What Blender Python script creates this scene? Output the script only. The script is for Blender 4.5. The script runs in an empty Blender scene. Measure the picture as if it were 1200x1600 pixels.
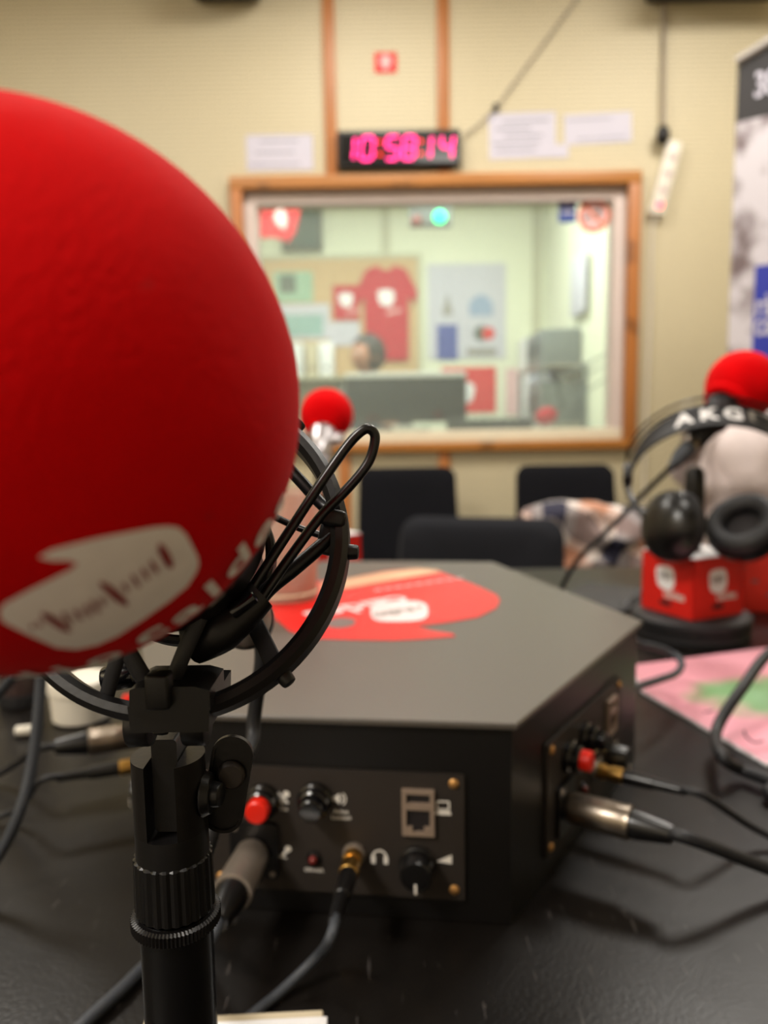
import bpy, bmesh, math, random
from math import sin, cos, pi, radians, sqrt, atan2
from mathutils import Vector as V, Matrix, noise
from mathutils.geometry import tessellate_polygon

random.seed(4)
SC = bpy.context.scene
COL = SC.collection
W_WORLD = bpy.data.worlds.new('world'); SC.world = W_WORLD
W_WORLD.use_nodes = True
W_WORLD.node_tree.nodes['Background'].inputs[0].default_value = (.9, .95, 1, 1)
W_WORLD.node_tree.nodes['Background'].inputs[1].default_value = .1
SC.view_settings.view_transform = 'Standard'
SC.view_settings.look = 'None'
SC.view_settings.gamma = 1
SC.view_settings.use_curve_mapping = False
SC.view_settings.exposure = -.22

# ------------------------------------------------------------------ camera
FPX = 1200.0
PITCH, ROLL = radians(6.7), radians(.9)
CW = V((0, cos(PITCH), -sin(PITCH)))
_u0 = V((0, sin(PITCH), cos(PITCH))); _r0 = V((1, 0, 0))
CR = _r0*cos(ROLL) - _u0*sin(ROLL)
CU = _u0*cos(ROLL) + _r0*sin(ROLL)
CC = V((0, 0, 1.0))
cam = bpy.data.cameras.new('camera'); camo = bpy.data.objects.new('camera', cam); COL.objects.link(camo)
camo.matrix_world = Matrix(((CR.x, CU.x, -CW.x, CC.x), (CR.y, CU.y, -CW.y, CC.y), (CR.z, CU.z, -CW.z, CC.z), (0, 0, 0, 1)))
cam.sensor_fit = 'VERTICAL'; cam.sensor_height = 36; cam.sensor_width = 27; cam.lens = 27
cam.clip_start = .01; cam.clip_end = 50
cam.dof.use_dof = True; cam.dof.focus_distance = .203; cam.dof.aperture_fstop = 27/2.8
cam.dof.aperture_blades = 0
SC.camera = camo

def ray(px, py): return CR*((px-600)/FPX) - CU*((py-800)/FPX) + CW
def P(px, py, Y): d = ray(px, py); return CC + d*(Y/d.y)
def PZ(px, py, z): d = ray(px, py); return CC + d*((z-1)/d.z)
def PD(px, py, D): return CC + ray(px, py)*D

# main light numbers (the lamps are built further down with these)
CONTROL_LAMP_W = 48.0
ROOM_LAMPS = [(-.05, 2.30, 31), (1.30, 2.15, 44), (-1.45, 1.75, 32), (.55, .45, 15), (-1.5, -.9, 85)]  # the rear entry is an added fill lamp that brightens the ball print

# ------------------------------------------------------------------ materials
def lin(c):
    if isinstance(c, str):
        c = [int(c[i:i+2], 16)/255 for i in (0, 2, 4)]
        return tuple(x/12.92 if x <= .04045 else ((x+.055)/1.055)**2.4 for x in c)
    return tuple(c)
class NT:
    def __init__(s, name):
        s.m = bpy.data.materials.new(name); s.m.use_nodes = True; s.t = s.m.node_tree
        s.b = s.t.nodes['Principled BSDF']; s.o = s.t.nodes['Material Output']
    def n(s, typ, **k):
        x = s.t.nodes.new(typ)
        for a, v in k.items(): setattr(x, a, v)
        return x
    def l(s, a, b): s.t.links.new(a, b)
    def coord(s, out='Object'): return s.n('ShaderNodeTexCoord').outputs[out]
    def val(s, sock, v):
        if isinstance(v, (int, float)): sock.default_value = v
        elif isinstance(v, (tuple, list)): sock.default_value = (*v, 1) if len(v) == 3 and sock.type == 'RGBA' else v
        else: s.l(v, sock)
    def math(s, op, a, b=0, c=0):
        x = s.n('ShaderNodeMath', operation=op)
        s.val(x.inputs[0], a); s.val(x.inputs[1], b); s.val(x.inputs[2], c)
        return x.outputs[0]
    def mix(s, f, a, b, blend='MIX'):
        x = s.n('ShaderNodeMix', data_type='RGBA', blend_type=blend)
        s.val(x.inputs[0], f); s.val(x.inputs[6], a); s.val(x.inputs[7], b)
        return x.outputs[2]
    def noise(s, scale, detail=4, vec=None, stretch=None):
        x = s.n('ShaderNodeTexNoise'); x.inputs['Scale'].default_value = scale; x.inputs['Detail'].default_value = detail
        v = vec or s.coord()
        if stretch:
            mp = s.n('ShaderNodeMapping'); mp.inputs['Scale'].default_value = stretch; s.l(v, mp.inputs[0]); v = mp.outputs[0]
        s.l(v, x.inputs['Vector']); return x.outputs['Fac']
    def ramp(s, f, a, b):
        return s.math('MULTIPLY', s.math('SUBTRACT', f, a), 1/(b-a))
    def bump(s, h, strength=.3, dist=.001):
        x = s.n('ShaderNodeBump'); x.inputs['Strength'].default_value = strength; x.inputs['Distance'].default_value = dist
        s.l(h, x.inputs['Height']); s.l(x.outputs[0], s.b.inputs['Normal'])
def mat(name, c, rough=.5, metal=0, spec=.5, var=.12, nscale=40, bump=0, bdist=.0005, emit=None, estr=0, coat=0, sheen=0, alpha=1, trans=0):
    t = NT(name); c = lin(c); b = t.b
    f = t.noise(nscale, 5)
    dark = tuple(x*(1-var) for x in c); light = tuple(min(1, x*(1+var)) for x in c)
    mx = t.mix(f, dark, light); t.l(mx, b.inputs['Base Color'])
    b.inputs['Roughness'].default_value = rough; b.inputs['Metallic'].default_value = metal
    b.inputs['Specular IOR Level'].default_value = spec
    b.inputs['Coat Weight'].default_value = coat; b.inputs['Sheen Weight'].default_value = sheen
    b.inputs['Sheen Roughness'].default_value = .4
    b.inputs['Alpha'].default_value = alpha; b.inputs['Transmission Weight'].default_value = trans
    if emit: b.inputs['Emission Color'].default_value = (*lin(emit), 1); b.inputs['Emission Strength'].default_value = estr
    if bump: t.bump(f, bump, bdist)
    return t.m

M = {}
M['black_plastic'] = mat('black_plastic', '0b090a', .4, spec=.4, nscale=600, bump=.25, bdist=.0002)
M['black_satin'] = mat('black_satin', '0d0c0d', .3, spec=.5, nscale=200)
M['black_rubber'] = mat('black_rubber', '0f0e12', .6, nscale=300, bump=.2)
M['black_gloss'] = mat('black_gloss', '0b0a0c', .16, spec=.7, nscale=30)
M['tube_black'] = mat('tube_black', '09090b', .2, spec=.6, nscale=30)
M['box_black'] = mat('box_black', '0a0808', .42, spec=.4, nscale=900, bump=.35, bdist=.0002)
M['lid_satin_lit'] = mat('lid_satin_lit', '4c4640', .36, spec=.9, nscale=900, bump=.25, bdist=.0001)  # black lid greyed: wall light reflected at grazing angle put into the base
M['panel_metal'] = mat('panel_metal', '352f2b', .55, metal=.35, spec=.4, nscale=900, bump=.2, bdist=.0001)
M['nickel'] = mat('nickel', 'a79a8c', .33, metal=1, nscale=500, bump=.1, bdist=.0001)
M['dark_nickel'] = mat('dark_nickel', '8c8177', .42, metal=.55, nscale=400, bump=.2, bdist=.0001)
M['socket_metal'] = mat('socket_metal', 'a08c7c', .4, metal=.35, nscale=300)
M['gold'] = mat('gold', 'd6a95e', .28, metal=1, nscale=100)
M['brass'] = mat('brass', 'c8965a', .4, metal=.7, nscale=100)
M['chrome'] = mat('chrome', 'c0bcc0', .34, metal=1, nscale=100)
M['white_print'] = mat('white_print', 'ece6de', .6, nscale=200)
M['gray_print'] = mat('gray_print', '8f8a84', .6, nscale=200)
M['button_red'] = mat('button_red', 'e0200c', .35, nscale=100, var=.05)
M['led_red'] = mat('led_red', '7a2a26', .25, nscale=100)
M['cable_black'] = mat('cable_black', '1a1a1d', .5, spec=.35, nscale=400, bump=.1)
M['cable_gray'] = mat('cable_gray', '3a3d43', .5, spec=.35, nscale=400, bump=.1)
M['white_plastic'] = mat('white_plastic', 'd9d2c4', .4, nscale=60, var=.05)
M['white_frame'] = mat('white_frame', 'cabab2', .5, nscale=10, var=.05)
M['sill'] = mat('sill', 'd9d0b8', .5, nscale=10, var=.05)
M['paper'] = mat('paper', 'bebac6', .7, nscale=20, var=.04)
M['paper_text'] = mat('paper_text', '8e8c98', .8, nscale=20)
M['card_cream'] = mat('card_cream', 'c9bba0', .75, nscale=30, var=.15)
M['card_white'] = mat('card_white', 'e6e4e6', .6, nscale=30, var=.03)
M['card_red'] = mat('card_red', 'cf1a10', .45, nscale=20, var=.05)
M['card_orange_red'] = mat('card_orange_red', 'd02a1a', .5, nscale=20, var=.05)
M['card_white_matte'] = mat('card_white_matte', 'd8d0ca', .6, nscale=20, var=.04)
M['black_print'] = mat('black_print', '181214', .6, nscale=20)
M['sticker_red'] = mat('sticker_red', 'd8060c', .32, nscale=30, var=.06, spec=.6)
M['sticker_white'] = mat('sticker_white', 'e2d4d6', .4, nscale=30, var=.05)
M['sticker_cream'] = mat('sticker_cream', 'e0b08c', .4, nscale=30, var=.05)
M['sticker_gray'] = mat('sticker_gray', '6a5a58', .4, nscale=30, var=.3)
M['chair_fabric'] = mat('chair_fabric', '0b0b10', .9, spec=.15, nscale=350, bump=.4, sheen=.04)
M['chair_fabric_gray'] = mat('chair_fabric_gray', '15161c', .85, spec=.2, nscale=350, bump=.4, sheen=.12)
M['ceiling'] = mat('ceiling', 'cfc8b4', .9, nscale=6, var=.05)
M['floor'] = mat('floor', '4a4038', .6, nscale=8, var=.2)
M['plain_wall'] = mat('plain_wall', 'ccc2b0', .85, nscale=4, var=.06)
M['control_wall'] = mat('control_wall', 'dcdcc6', .8, nscale=3, var=.04)
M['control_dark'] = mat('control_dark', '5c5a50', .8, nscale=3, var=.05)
M['cork'] = mat('cork', 'c2a27a', .9, nscale=60, var=.2)
M['shirt_red'] = mat('shirt_red', 'b8122a', .85, nscale=20, var=.15)
M['flag_red'] = mat('flag_red', 'b00818', .85, nscale=10, var=.15)
M['poster_green'] = mat('poster_green', '8fae94', .7, nscale=12, var=.15)
M['poster_teal'] = mat('poster_teal', '88a8a4', .7, nscale=12, var=.1)
M['poster_dark'] = mat('poster_dark', '4c5a50', .7, nscale=12, var=.2)
M['poster_blue'] = mat('poster_blue', '3c4a94', .7, nscale=12, var=.1)
M['poster_pink'] = mat('poster_pink', 'd8b0b0', .7, nscale=12, var=.1)
M['poster_paleblue'] = mat('poster_paleblue', '8c9cb8', .7, nscale=12, var=.1)
M['poster_red'] = mat('poster_red', 'd02426', .7, nscale=12, var=.08)
M['screen_back'] = mat('screen_back', '1c2326', .4, nscale=5, var=.3)
M['gray_metal'] = mat('gray_metal', '74797a', .5, nscale=5, var=.1)
M['desk_top'] = mat('desk_top', 'b8b49c', .6, nscale=5, var=.05)
M['skin'] = mat('skin', 'b07a64', .55, nscale=20, var=.08)
M['hair'] = mat('hair', '231c1c', .6, nscale=90, var=.4, bump=.5, bdist=.003)
M['pullover'] = mat('pullover', '3a3f4c', .85, nscale=60, var=.15)
M['jeans'] = mat('jeans', '2a3448', .85, nscale=60, var=.15)
M['blue_sticker'] = mat('blue_sticker', '1a3a86', .5, nscale=20, var=.05)
M['blue_banner'] = mat('blue_banner', '16289a', .5, nscale=20, var=.05)
M['black_banner'] = mat('black_banner', '1a1618', .5, nscale=20, var=.05)
M['silver_rail'] = mat('silver_rail', 'a8a29c', .35, metal=.6, nscale=20, var=.05)
M['orange_ring'] = mat('orange_ring', 'e07850', .5, nscale=20, var=.05)
M['digit'] = mat('digit', 'ff2060', .5, emit=(1.0, .02, .26), estr=4.0)
M['colon'] = mat('colon', 'ff2010', .5, emit=(1.0, .02, .01), estr=2.2)
M['green_led'] = mat('green_led', '10ffb0', .5, emit=(.0, 1, .30), estr=5)
M['red_led'] = mat('red_led', 'ff2040', .5, emit=(1, .03, .06), estr=5)
M['lamp_emit'] = mat('lamp_emit', 'ffffff', .5, emit=(1, .93, .8), estr=4)
M['padding'] = mat('padding', 'c2b4b2', .75, nscale=14, var=.12, bump=.5, bdist=.004)
M['dark_bottle'] = mat('dark_bottle', '3a2c2a', .25, spec=.6, nscale=12, var=.4)
M['thumb_steel'] = mat('thumb_steel', '141110', .35, metal=.3, nscale=300, bump=.2)

def foam_mat(name, c):
    t = NT(name); c = lin(c)
    big = t.noise(28, 5); small = t.noise(900, 3); mid = t.noise(160, 4)
    a = t.mix(big, tuple(x*.72 for x in c), tuple(min(1, x*1.2) for x in c))
    spk = t.math('GREATER_THAN', t.noise(210, 2), .72)
    a = t.mix(t.math('MULTIPLY', spk, .25), a, tuple(x*.5+.02 for x in c))
    t.l(a, t.b.inputs['Base Color'])
    t.b.inputs['Roughness'].default_value = 1; t.b.inputs['Specular IOR Level'].default_value = .12
    t.b.inputs['Sheen Weight'].default_value = .12; t.b.inputs['Sheen Roughness'].default_value = .3
    t.b.inputs['Sheen Tint'].default_value = (1, .25, .25, 1)
    t.bump(t.math('ADD', t.math('MULTIPLY', mid, .6), small), .5, .0006)
    return t.m
M['foam'] = foam_mat('foam_red', 'c80004')
M['foam_bright'] = foam_mat('foam_bright', 'd80006')
M['foam_print'] = mat('foam_print', 'f0e8e6', .9, nscale=500, bump=.3, bdist=.0003, var=.06)
M['foam_print_dark'] = mat('foam_print_dark', '8c1218', .95, nscale=500, bump=.3, bdist=.0003)

def wood_mat(name, c, axis):
    t = NT(name); c = lin(c)
    st = {'x': (1.5, 30, 30), 'z': (30, 30, 1.5)}[axis]
    f = t.noise(3, 6, stretch=st)
    kn = t.math('GREATER_THAN', t.noise(7, 2), .70)
    a = t.mix(f, tuple(x*.62 for x in c), tuple(min(1, x*1.3) for x in c))
    a = t.mix(t.math('MULTIPLY', kn, .6), a, tuple(x*.3 for x in c))
    t.l(a, t.b.inputs['Base Color']); t.b.inputs['Roughness'].default_value = .45
    t.bump(f, .3, .001); return t.m
M['wood_x'] = wood_mat('wood_x', 'a86c2c', 'x'); M['wood_z'] = wood_mat('wood_z', 'a9682f', 'z')

def perforated():
    t = NT('perforated_panel'); c = lin('ccbf9e')
    sp = t.n('ShaderNodeSeparateXYZ'); t.l(t.coord(), sp.inputs[0])
    pt = .0185
    fx = t.math('SUBTRACT', t.math('FRACT', t.math('MULTIPLY', t.math('ADD', sp.outputs[0], sp.outputs[1]), 1/pt)), .5)
    fz = t.math('SUBTRACT', t.math('FRACT', t.math('MULTIPLY', sp.outputs[2], 1/pt)), .5)
    d = t.math('ADD', t.math('MULTIPLY', fx, fx), t.math('MULTIPLY', fz, fz))
    hole = t.math('LESS_THAN', d, .075)
    base = t.mix(t.noise(1.3, 3), tuple(x*.93 for x in c), tuple(x*1.06 for x in c))
    col = t.mix(hole, base, tuple(x*.30 for x in c)); t.l(col, t.b.inputs['Base Color'])
    t.b.inputs['Roughness'].default_value = .55
    t.bump(t.math('SUBTRACT', 1, hole), .6, .003)
    return t.m
M['perforated'] = perforated()

def table_mat():
    t = NT('black_leatherette')
    n1 = t.noise(9, 6); n2 = t.noise(420, 3); sc = t.noise(60, 6, stretch=(6, .6, 1))
    base = t.mix(n1, lin('0a0807'), lin('15110e'))
    sm = t.math('GREATER_THAN', sc, .69)
    base = t.mix(t.math('MULTIPLY', sm, .25), base, lin('6a6462'))
    t.l(base, t.b.inputs['Base Color'])
    r = t.math('ADD', .2, t.math('MULTIPLY', n1, .3)); t.l(r, t.b.inputs['Roughness'])
    t.b.inputs['Specular IOR Level'].default_value = .26
    t.bump(t.math('ADD', n2, t.math('MULTIPLY', n1, 2.5)), .22, .0006); return t.m
M['table'] = table_mat()

def glass_mat():
    t = NT('window_glass'); t.t.nodes.remove(t.b)
    tr = t.n('ShaderNodeBsdfTransparent'); tr.inputs[0].default_value = (.92, .98, .96, 1)
    gl = t.n('ShaderNodeBsdfGlossy'); gl.inputs['Roughness'].default_value = .01
    df = t.n('ShaderNodeBsdfDiffuse'); df.inputs[0].default_value = (.8, .88, .84, 1)
    fr = t.n('ShaderNodeFresnel'); fr.inputs[0].default_value = 1.45
    m1 = t.n('ShaderNodeMixShader'); m1.inputs[0].default_value = .10; t.l(tr.outputs[0], m1.inputs[1]); t.l(df.outputs[0], m1.inputs[2])  # diffuse share: dust film, raised to paint in the pale reflected haze
    m2 = t.n('ShaderNodeMixShader'); t.l(fr.outputs[0], m2.inputs[0]); t.l(m1.outputs[0], m2.inputs[1]); t.l(gl.outputs[0], m2.inputs[2])
    t.l(m2.outputs[0], t.o.inputs[0]); return t.m
M['glass'] = glass_mat()

def cup_mat():
    t = NT('frosted_plastic'); t.t.nodes.remove(t.b)
    tr = t.n('ShaderNodeBsdfTransparent'); tr.inputs[0].default_value = (.93, .84, .78, 1)
    df = t.n('ShaderNodeBsdfDiffuse'); df.inputs[0].default_value = (.62, .47, .40, 1)
    tl = t.n('ShaderNodeBsdfTranslucent'); tl.inputs[0].default_value = (.75, .6, .52, 1)
    gl = t.n('ShaderNodeBsdfGlossy'); gl.inputs['Roughness'].default_value = .15
    a = t.n('ShaderNodeMixShader'); a.inputs[0].default_value = .5; t.l(df.outputs[0], a.inputs[1]); t.l(tl.outputs[0], a.inputs[2])
    b = t.n('ShaderNodeMixShader'); b.inputs[0].default_value = .62; t.l(tr.outputs[0], b.inputs[1]); t.l(a.outputs[0], b.inputs[2])
    c = t.n('ShaderNodeMixShader'); c.inputs[0].default_value = .06; t.l(b.outputs[0], c.inputs[1]); t.l(gl.outputs[0], c.inputs[2])
    t.l(c.outputs[0], t.o.inputs[0]); return t.m
M['cup'] = cup_mat()

def plaid_mat():
    t = NT('plaid_cloth'); v = t.n('ShaderNodeAttribute', attribute_name='uvw').outputs['Vector']
    sp = t.n('ShaderNodeSeparateXYZ'); t.l(v, sp.inputs[0])
    def stripe(s, k, off, w):
        return t.math('LESS_THAN', t.math('FRACT', t.math('ADD', t.math('MULTIPLY', s, k), off)), w)
    c = lin('cdc2bc')
    o1, o2 = stripe(sp.outputs[0], 5.2, 0, .36), stripe(sp.outputs[1], 5.2, .2, .36)
    n1, n2 = stripe(sp.outputs[0], 5.2, .5, .36), stripe(sp.outputs[1], 5.2, .7, .36)
    a = t.mix(t.math('MULTIPLY', t.math('ADD', o1, o2), .40), c, lin('a8602c'))
    a = t.mix(t.math('ADD', t.math('MULTIPLY', t.math('MAXIMUM', n1, n2), .62), t.math('MULTIPLY', t.math('MULTIPLY', n1, n2), .36)), a, lin('10122e'))
    t.l(a, t.b.inputs['Base Color']); t.b.inputs['Roughness'].default_value = .9; return t.m
M['plaid'] = plaid_mat()

def magazine_mat():
    t = NT('magazine_cover')
    g = t.coord()
    sp = t.n('ShaderNodeSeparateXYZ'); t.l(g, sp.inputs[0])
    n = t.noise(22, 5)
    gx = t.math('SUBTRACT', sp.outputs[0], .045); gy = t.math('SUBTRACT', sp.outputs[1], -.01)
    d = t.math('ADD', t.math('MULTIPLY', t.math('MULTIPLY', gx, gx), 140), t.math('MULTIPLY', t.math('MULTIPLY', gy, gy), 260))
    d = t.math('ADD', d, t.math('MULTIPLY', t.math('SUBTRACT', n, .5), 1.6))
    k = t.n('ShaderNodeClamp'); t.l(t.ramp(d, .95, .35), k.inputs[0])
    gn = t.mix(t.noise(45, 4), lin('6f9a5a'), lin('88b48c'))
    pk = t.mix(t.noise(16, 4), lin('d890a0'), lin('e8a4b2'))
    t.l(t.mix(k.outputs[0], pk, gn), t.b.inputs['Base Color']); t.b.inputs['Roughness'].default_value = .4; return t.m
M['magazine'] = magazine_mat()

def photo_mat():
    t = NT('banner_photo')
    n = t.noise(9, 6); m = t.noise(3.2, 3)
    k = t.n('ShaderNodeClamp'); t.l(t.ramp(t.math('ADD', t.math('MULTIPLY', n, .6), t.math('MULTIPLY', m, .4)), .40, .50), k.inputs[0])
    t.l(t.mix(k.outputs[0], lin('6a5a5c'), lin('c6c0c6')), t.b.inputs['Base Color']); t.b.inputs['Roughness'].default_value = .5; return t.m
M['banner_photo'] = photo_mat()

# ------------------------------------------------------------------ mesh builder
def basis(d):
    d = V(d).normalized(); a = V((0, 0, 1)) if abs(d.z) < .9 else V((1, 0, 0))
    x = a.cross(d).normalized(); return x, d.cross(x).normalized(), d
class B:
    def __init__(s): s.v = []; s.f = []; s.uv = None
    def add(s, vs, fs):
        o = len(s.v); s.v += [V(x) for x in vs]; s.f += [tuple(i+o for i in f) for f in fs]; return s
    def tf(s, m): s.v = [m @ x for x in s.v]; return s
    def merge(s, o): return s.add(o.v, o.f)
    def box(s, c, size, x=(1, 0, 0), y=(0, 1, 0), z=(0, 0, 1), bev=0):
        c, x, y, z = V(c), V(x), V(y), V(z); hx, hy, hz = [k/2 for k in size]
        if not bev:
            vs = [c+x*(hx*i)+y*(hy*j)+z*(hz*k) for k in (-1, 1) for j in (-1, 1) for i in (-1, 1)]
            return s.add(vs, [(0, 2, 3, 1), (4, 5, 7, 6), (0, 1, 5, 4), (2, 6, 7, 3), (0, 4, 6, 2), (1, 3, 7, 5)])
        bm = bmesh.new(); bmesh.ops.create_cube(bm, size=1)
        for v in bm.verts: v.co = V((v.co.x*size[0], v.co.y*size[1], v.co.z*size[2]))
        bmesh.ops.bevel(bm, geom=bm.edges[:], offset=bev, segments=3, affect='EDGES', profile=.5)
        bm.verts.index_update()
        s.add([c+x*v.co.x+y*v.co.y+z*v.co.z for v in bm.verts], [tuple(v.index for v in f.verts) for f in bm.faces]); bm.free(); return s
    def bb(s, a, b, bev=0):
        a, b = V(a), V(b); return s.box((a+b)/2, [abs(k) for k in (b-a)], bev=bev)
    def lathe(s, o, d, prof, n=32, caps=True, mod=None):
        """prof: (dist along d, radius)"""
        o = V(o); x, y, d = basis(d); vs = []; fs = []
        for h, r in prof:
            for i in range(n):
                t = 2*pi*i/n; rr = r*(mod(i, h) if mod else 1)
                vs.append(o+d*h+x*(rr*cos(t))+y*(rr*sin(t)))
        for k in range(len(prof)-1):
            for i in range(n):
                j = (i+1) % n; fs.append((k*n+i, k*n+j, (k+1)*n+j, (k+1)*n+i))
        if caps:
            fs.append(tuple(range(n-1, -1, -1))); m = (len(prof)-1)*n; fs.append(tuple(m+i for i in range(n)))
        return s.add(vs, fs)
    def cyl(s, a, b, r, r2=None, n=24, bev=0):
        a, b = V(a), V(b); L = (b-a).length; r2 = r if r2 is None else r2
        pr = [(0, r), (L, r2)] if not bev else [(0, r-bev), (bev*.3, r-bev*.3), (bev, r), (L-bev, r2), (L-bev*.3, r2-bev*.3), (L, r2-bev)]
        return s.lathe(a, b-a, pr, n)
    def tube(s, pts, r, n=10, closed=False, smooth=0, flat=None, upv=None):
        pts = [V(p) for p in pts]
        if smooth: pts = spline(pts, smooth, closed)
        N = len(pts); vs = []; fs = []; px = None
        for i, p in enumerate(pts):
            if closed: d = pts[(i+1) % N]-pts[i-1]
            else: d = pts[min(i+1, N-1)]-pts[max(i-1, 0)]
            d = d.normalized()
            if upv is not None: x = V(upv).cross(d).normalized()
            elif px is None: x = basis(d)[0]
            else: x = (px-d*px.dot(d)).normalized()
            px = x; y = d.cross(x)
            rr = r(i/(N-1)) if callable(r) else r
            fl = flat or 1
            for k in range(n):
                t = 2*pi*k/n; vs.append(p+x*(rr*cos(t))+y*(rr*fl*sin(t)))
        R = N if closed else N-1
        for i in range(R):
            for k in range(n):
                j = (k+1) % n; a = i*n; b = ((i+1) % N)*n; fs.append((a+k, a+j, b+j, b+k))
        if not closed: fs.append(tuple(range(n-1, -1, -1))); fs.append(tuple((N-1)*n+k for k in range(n)))
        return s.add(vs, fs)
    def sphere(s, c, r, nu=32, nv=20, axis=(0, 0, 1), stretch=1, t0=0, t1=pi):
        c = V(c); x, y, d = basis(axis); vs = []; fs = []
        for j in range(nv+1):
            t = t0+(t1-t0)*j/nv
            for i in range(nu):
                p = 2*pi*i/nu; vs.append(c+x*(r*sin(t)*cos(p))+y*(r*sin(t)*sin(p))+d*(r*stretch*cos(t)))
        for j in range(nv):
            for i in range(nu):
                k = (i+1) % nu; fs.append((j*nu+i, (j+1)*nu+i, (j+1)*nu+k, j*nu+k))
        return s.add(vs, fs)
    def torus(s, c, ax, R, r, n=48, m=12, a0=0, a1=2*pi, x=None, flat=1):
        X, Y, d = basis(ax)
        if x is not None: X = V(x).normalized(); Y = d.cross(X)
        full = abs(a1-a0-2*pi) < 1e-6
        pts = [V(c)+X*(R*cos(t))+Y*(R*sin(t)) for t in [a0+(a1-a0)*i/(n if full else n-1) for i in range(n)]]
        return s.tube(pts, r, m, closed=full, upv=d, flat=flat)
    def prism(s, poly, o, x, y, z, h, hole=None):
        """2D polygon in plane (x,y) at origin o, extruded h along z"""
        o, x, y, z = V(o), V(x), V(y), V(z)
        n = len(poly); lo = [o+x*a+y*b for a, b in poly]; hi = [p+z*h for p in lo]
        tri = tessellate_polygon([[V((a, b, 0)) for a, b in poly]])
        ar = sum(poly[i][0]*poly[(i+1) % n][1]-poly[(i+1) % n][0]*poly[i][1] for i in range(n))
        fs = []
        for t in tri:
            a, b, c = t; cr = (poly[b][0]-poly[a][0])*(poly[c][1]-poly[a][1])-(poly[b][1]-poly[a][1])*(poly[c][0]-poly[a][0])
            if cr < 0: t = (a, c, b)
            fs.append(tuple(i+n for i in t)); fs.append(tuple(reversed(t)))
        for i in range(n):
            j = (i+1) % n; q = (i, j, j+n, i+n); fs.append(q if ar > 0 else q[::-1])
        return s.add(lo+hi, fs)
    def band(s, c, ax, R, w, th, n=96, a0=0, a1=2*pi):
        """flat hoop: outer radius R, axial width w, thickness th"""
        X, Y, d = basis(ax); c = V(c)
        sec = [(R, -w/2+th*.3), (R, w/2-th*.3), (R-th*.3, w/2), (R-th*.7, w/2), (R-th, w/2-th*.3), (R-th, -w/2+th*.3), (R-th*.7, -w/2), (R-th*.3, -w/2)]
        m = len(sec); vs = []; fs = []
        for i in range(n):
            t = 2*pi*i/n
            for rr, h in sec: vs.append(c+X*(rr*cos(t))+Y*(rr*sin(t))+d*h)
        for i in range(n):
            for k in range(m):
                j = (k+1) % m; b = ((i+1) % n)*m; fs.append((i*m+k, b+k, b+j, i*m+j))
        return s.add(vs, fs)
    def pillow(s, out, t, rnd, fn=None, rings=(.0, .35, .65, .85, .95, 1)):
        """cushion-like slab: outline (x,z), thickness t along y, fn(x,z) -> y bend"""
        cx = sum(p[0] for p in out)/len(out); cz = sum(p[1] for p in out)/len(out); n = len(out); vs = []; fs = []
        lay = [(k, -1) for k in rings[1:]]+[(k, 1) for k in rings[:0:-1]]
        for k, sd in lay:
            e = max(0, (k-(1-rnd))/rnd) if rnd else 0; hh = t/2*sqrt(max(0, 1-e*e))
            for x, z in out:
                X = cx+(x-cx)*k; Z = cz+(z-cz)*k; vs.append(V((X, sd*hh+(fn(X, Z) if fn else 0), Z)))
        L = len(lay)
        for a in range(L-1):
            for i in range(n):
                j = (i+1) % n; fs.append((a*n+i, a*n+j, (a+1)*n+j, (a+1)*n+i))
        f0 = fn(cx, cz) if fn else 0
        c0 = len(vs); vs.append(V((cx, -t/2+f0, cz))); c1 = len(vs); vs.append(V((cx, t/2+f0, cz)))
        for i in range(n):
            j = (i+1) % n; fs.append((c0, j, i)); fs.append((c1, (L-1)*n+i, (L-1)*n+j))
        return s.add(vs, fs)

def spline(pts, k, closed=False):
    out = []; N = len(pts); R = N if closed else N-1
    for i in range(R):
        if closed: p0, p1, p2, p3 = pts[i-1], pts[i], pts[(i+1) % N], pts[(i+2) % N]
        else: p0, p1, p2, p3 = pts[max(i-1, 0)], pts[i], pts[i+1], pts[min(i+2, N-1)]
        for j in range(k):
            t = j/k
            out.append(.5*((2*p1)+(p2-p0)*t+(2*p0-5*p1+4*p2-p3)*t*t+(3*p1-p0-3*p2+p3)*t*t*t))
    if not closed: out.append(pts[-1])
    return out
def rrect(w, h, r, n=6, cx=0, cy=0):
    o = []
    for sx, sy, a in ((1, 1, 0), (-1, 1, 90), (-1, -1, 180), (1, -1, 270)):
        for i in range(n+1):
            t = radians(a+90*i/n); o.append((cx+sx*(w/2-r)+r*cos(t), cy+sy*(h/2-r)+r*sin(t)))
    return o
def circ(r, n=24, cx=0, cy=0): return [(cx+r*cos(2*pi*i/n), cy+r*sin(2*pi*i/n)) for i in range(n)]

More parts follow.
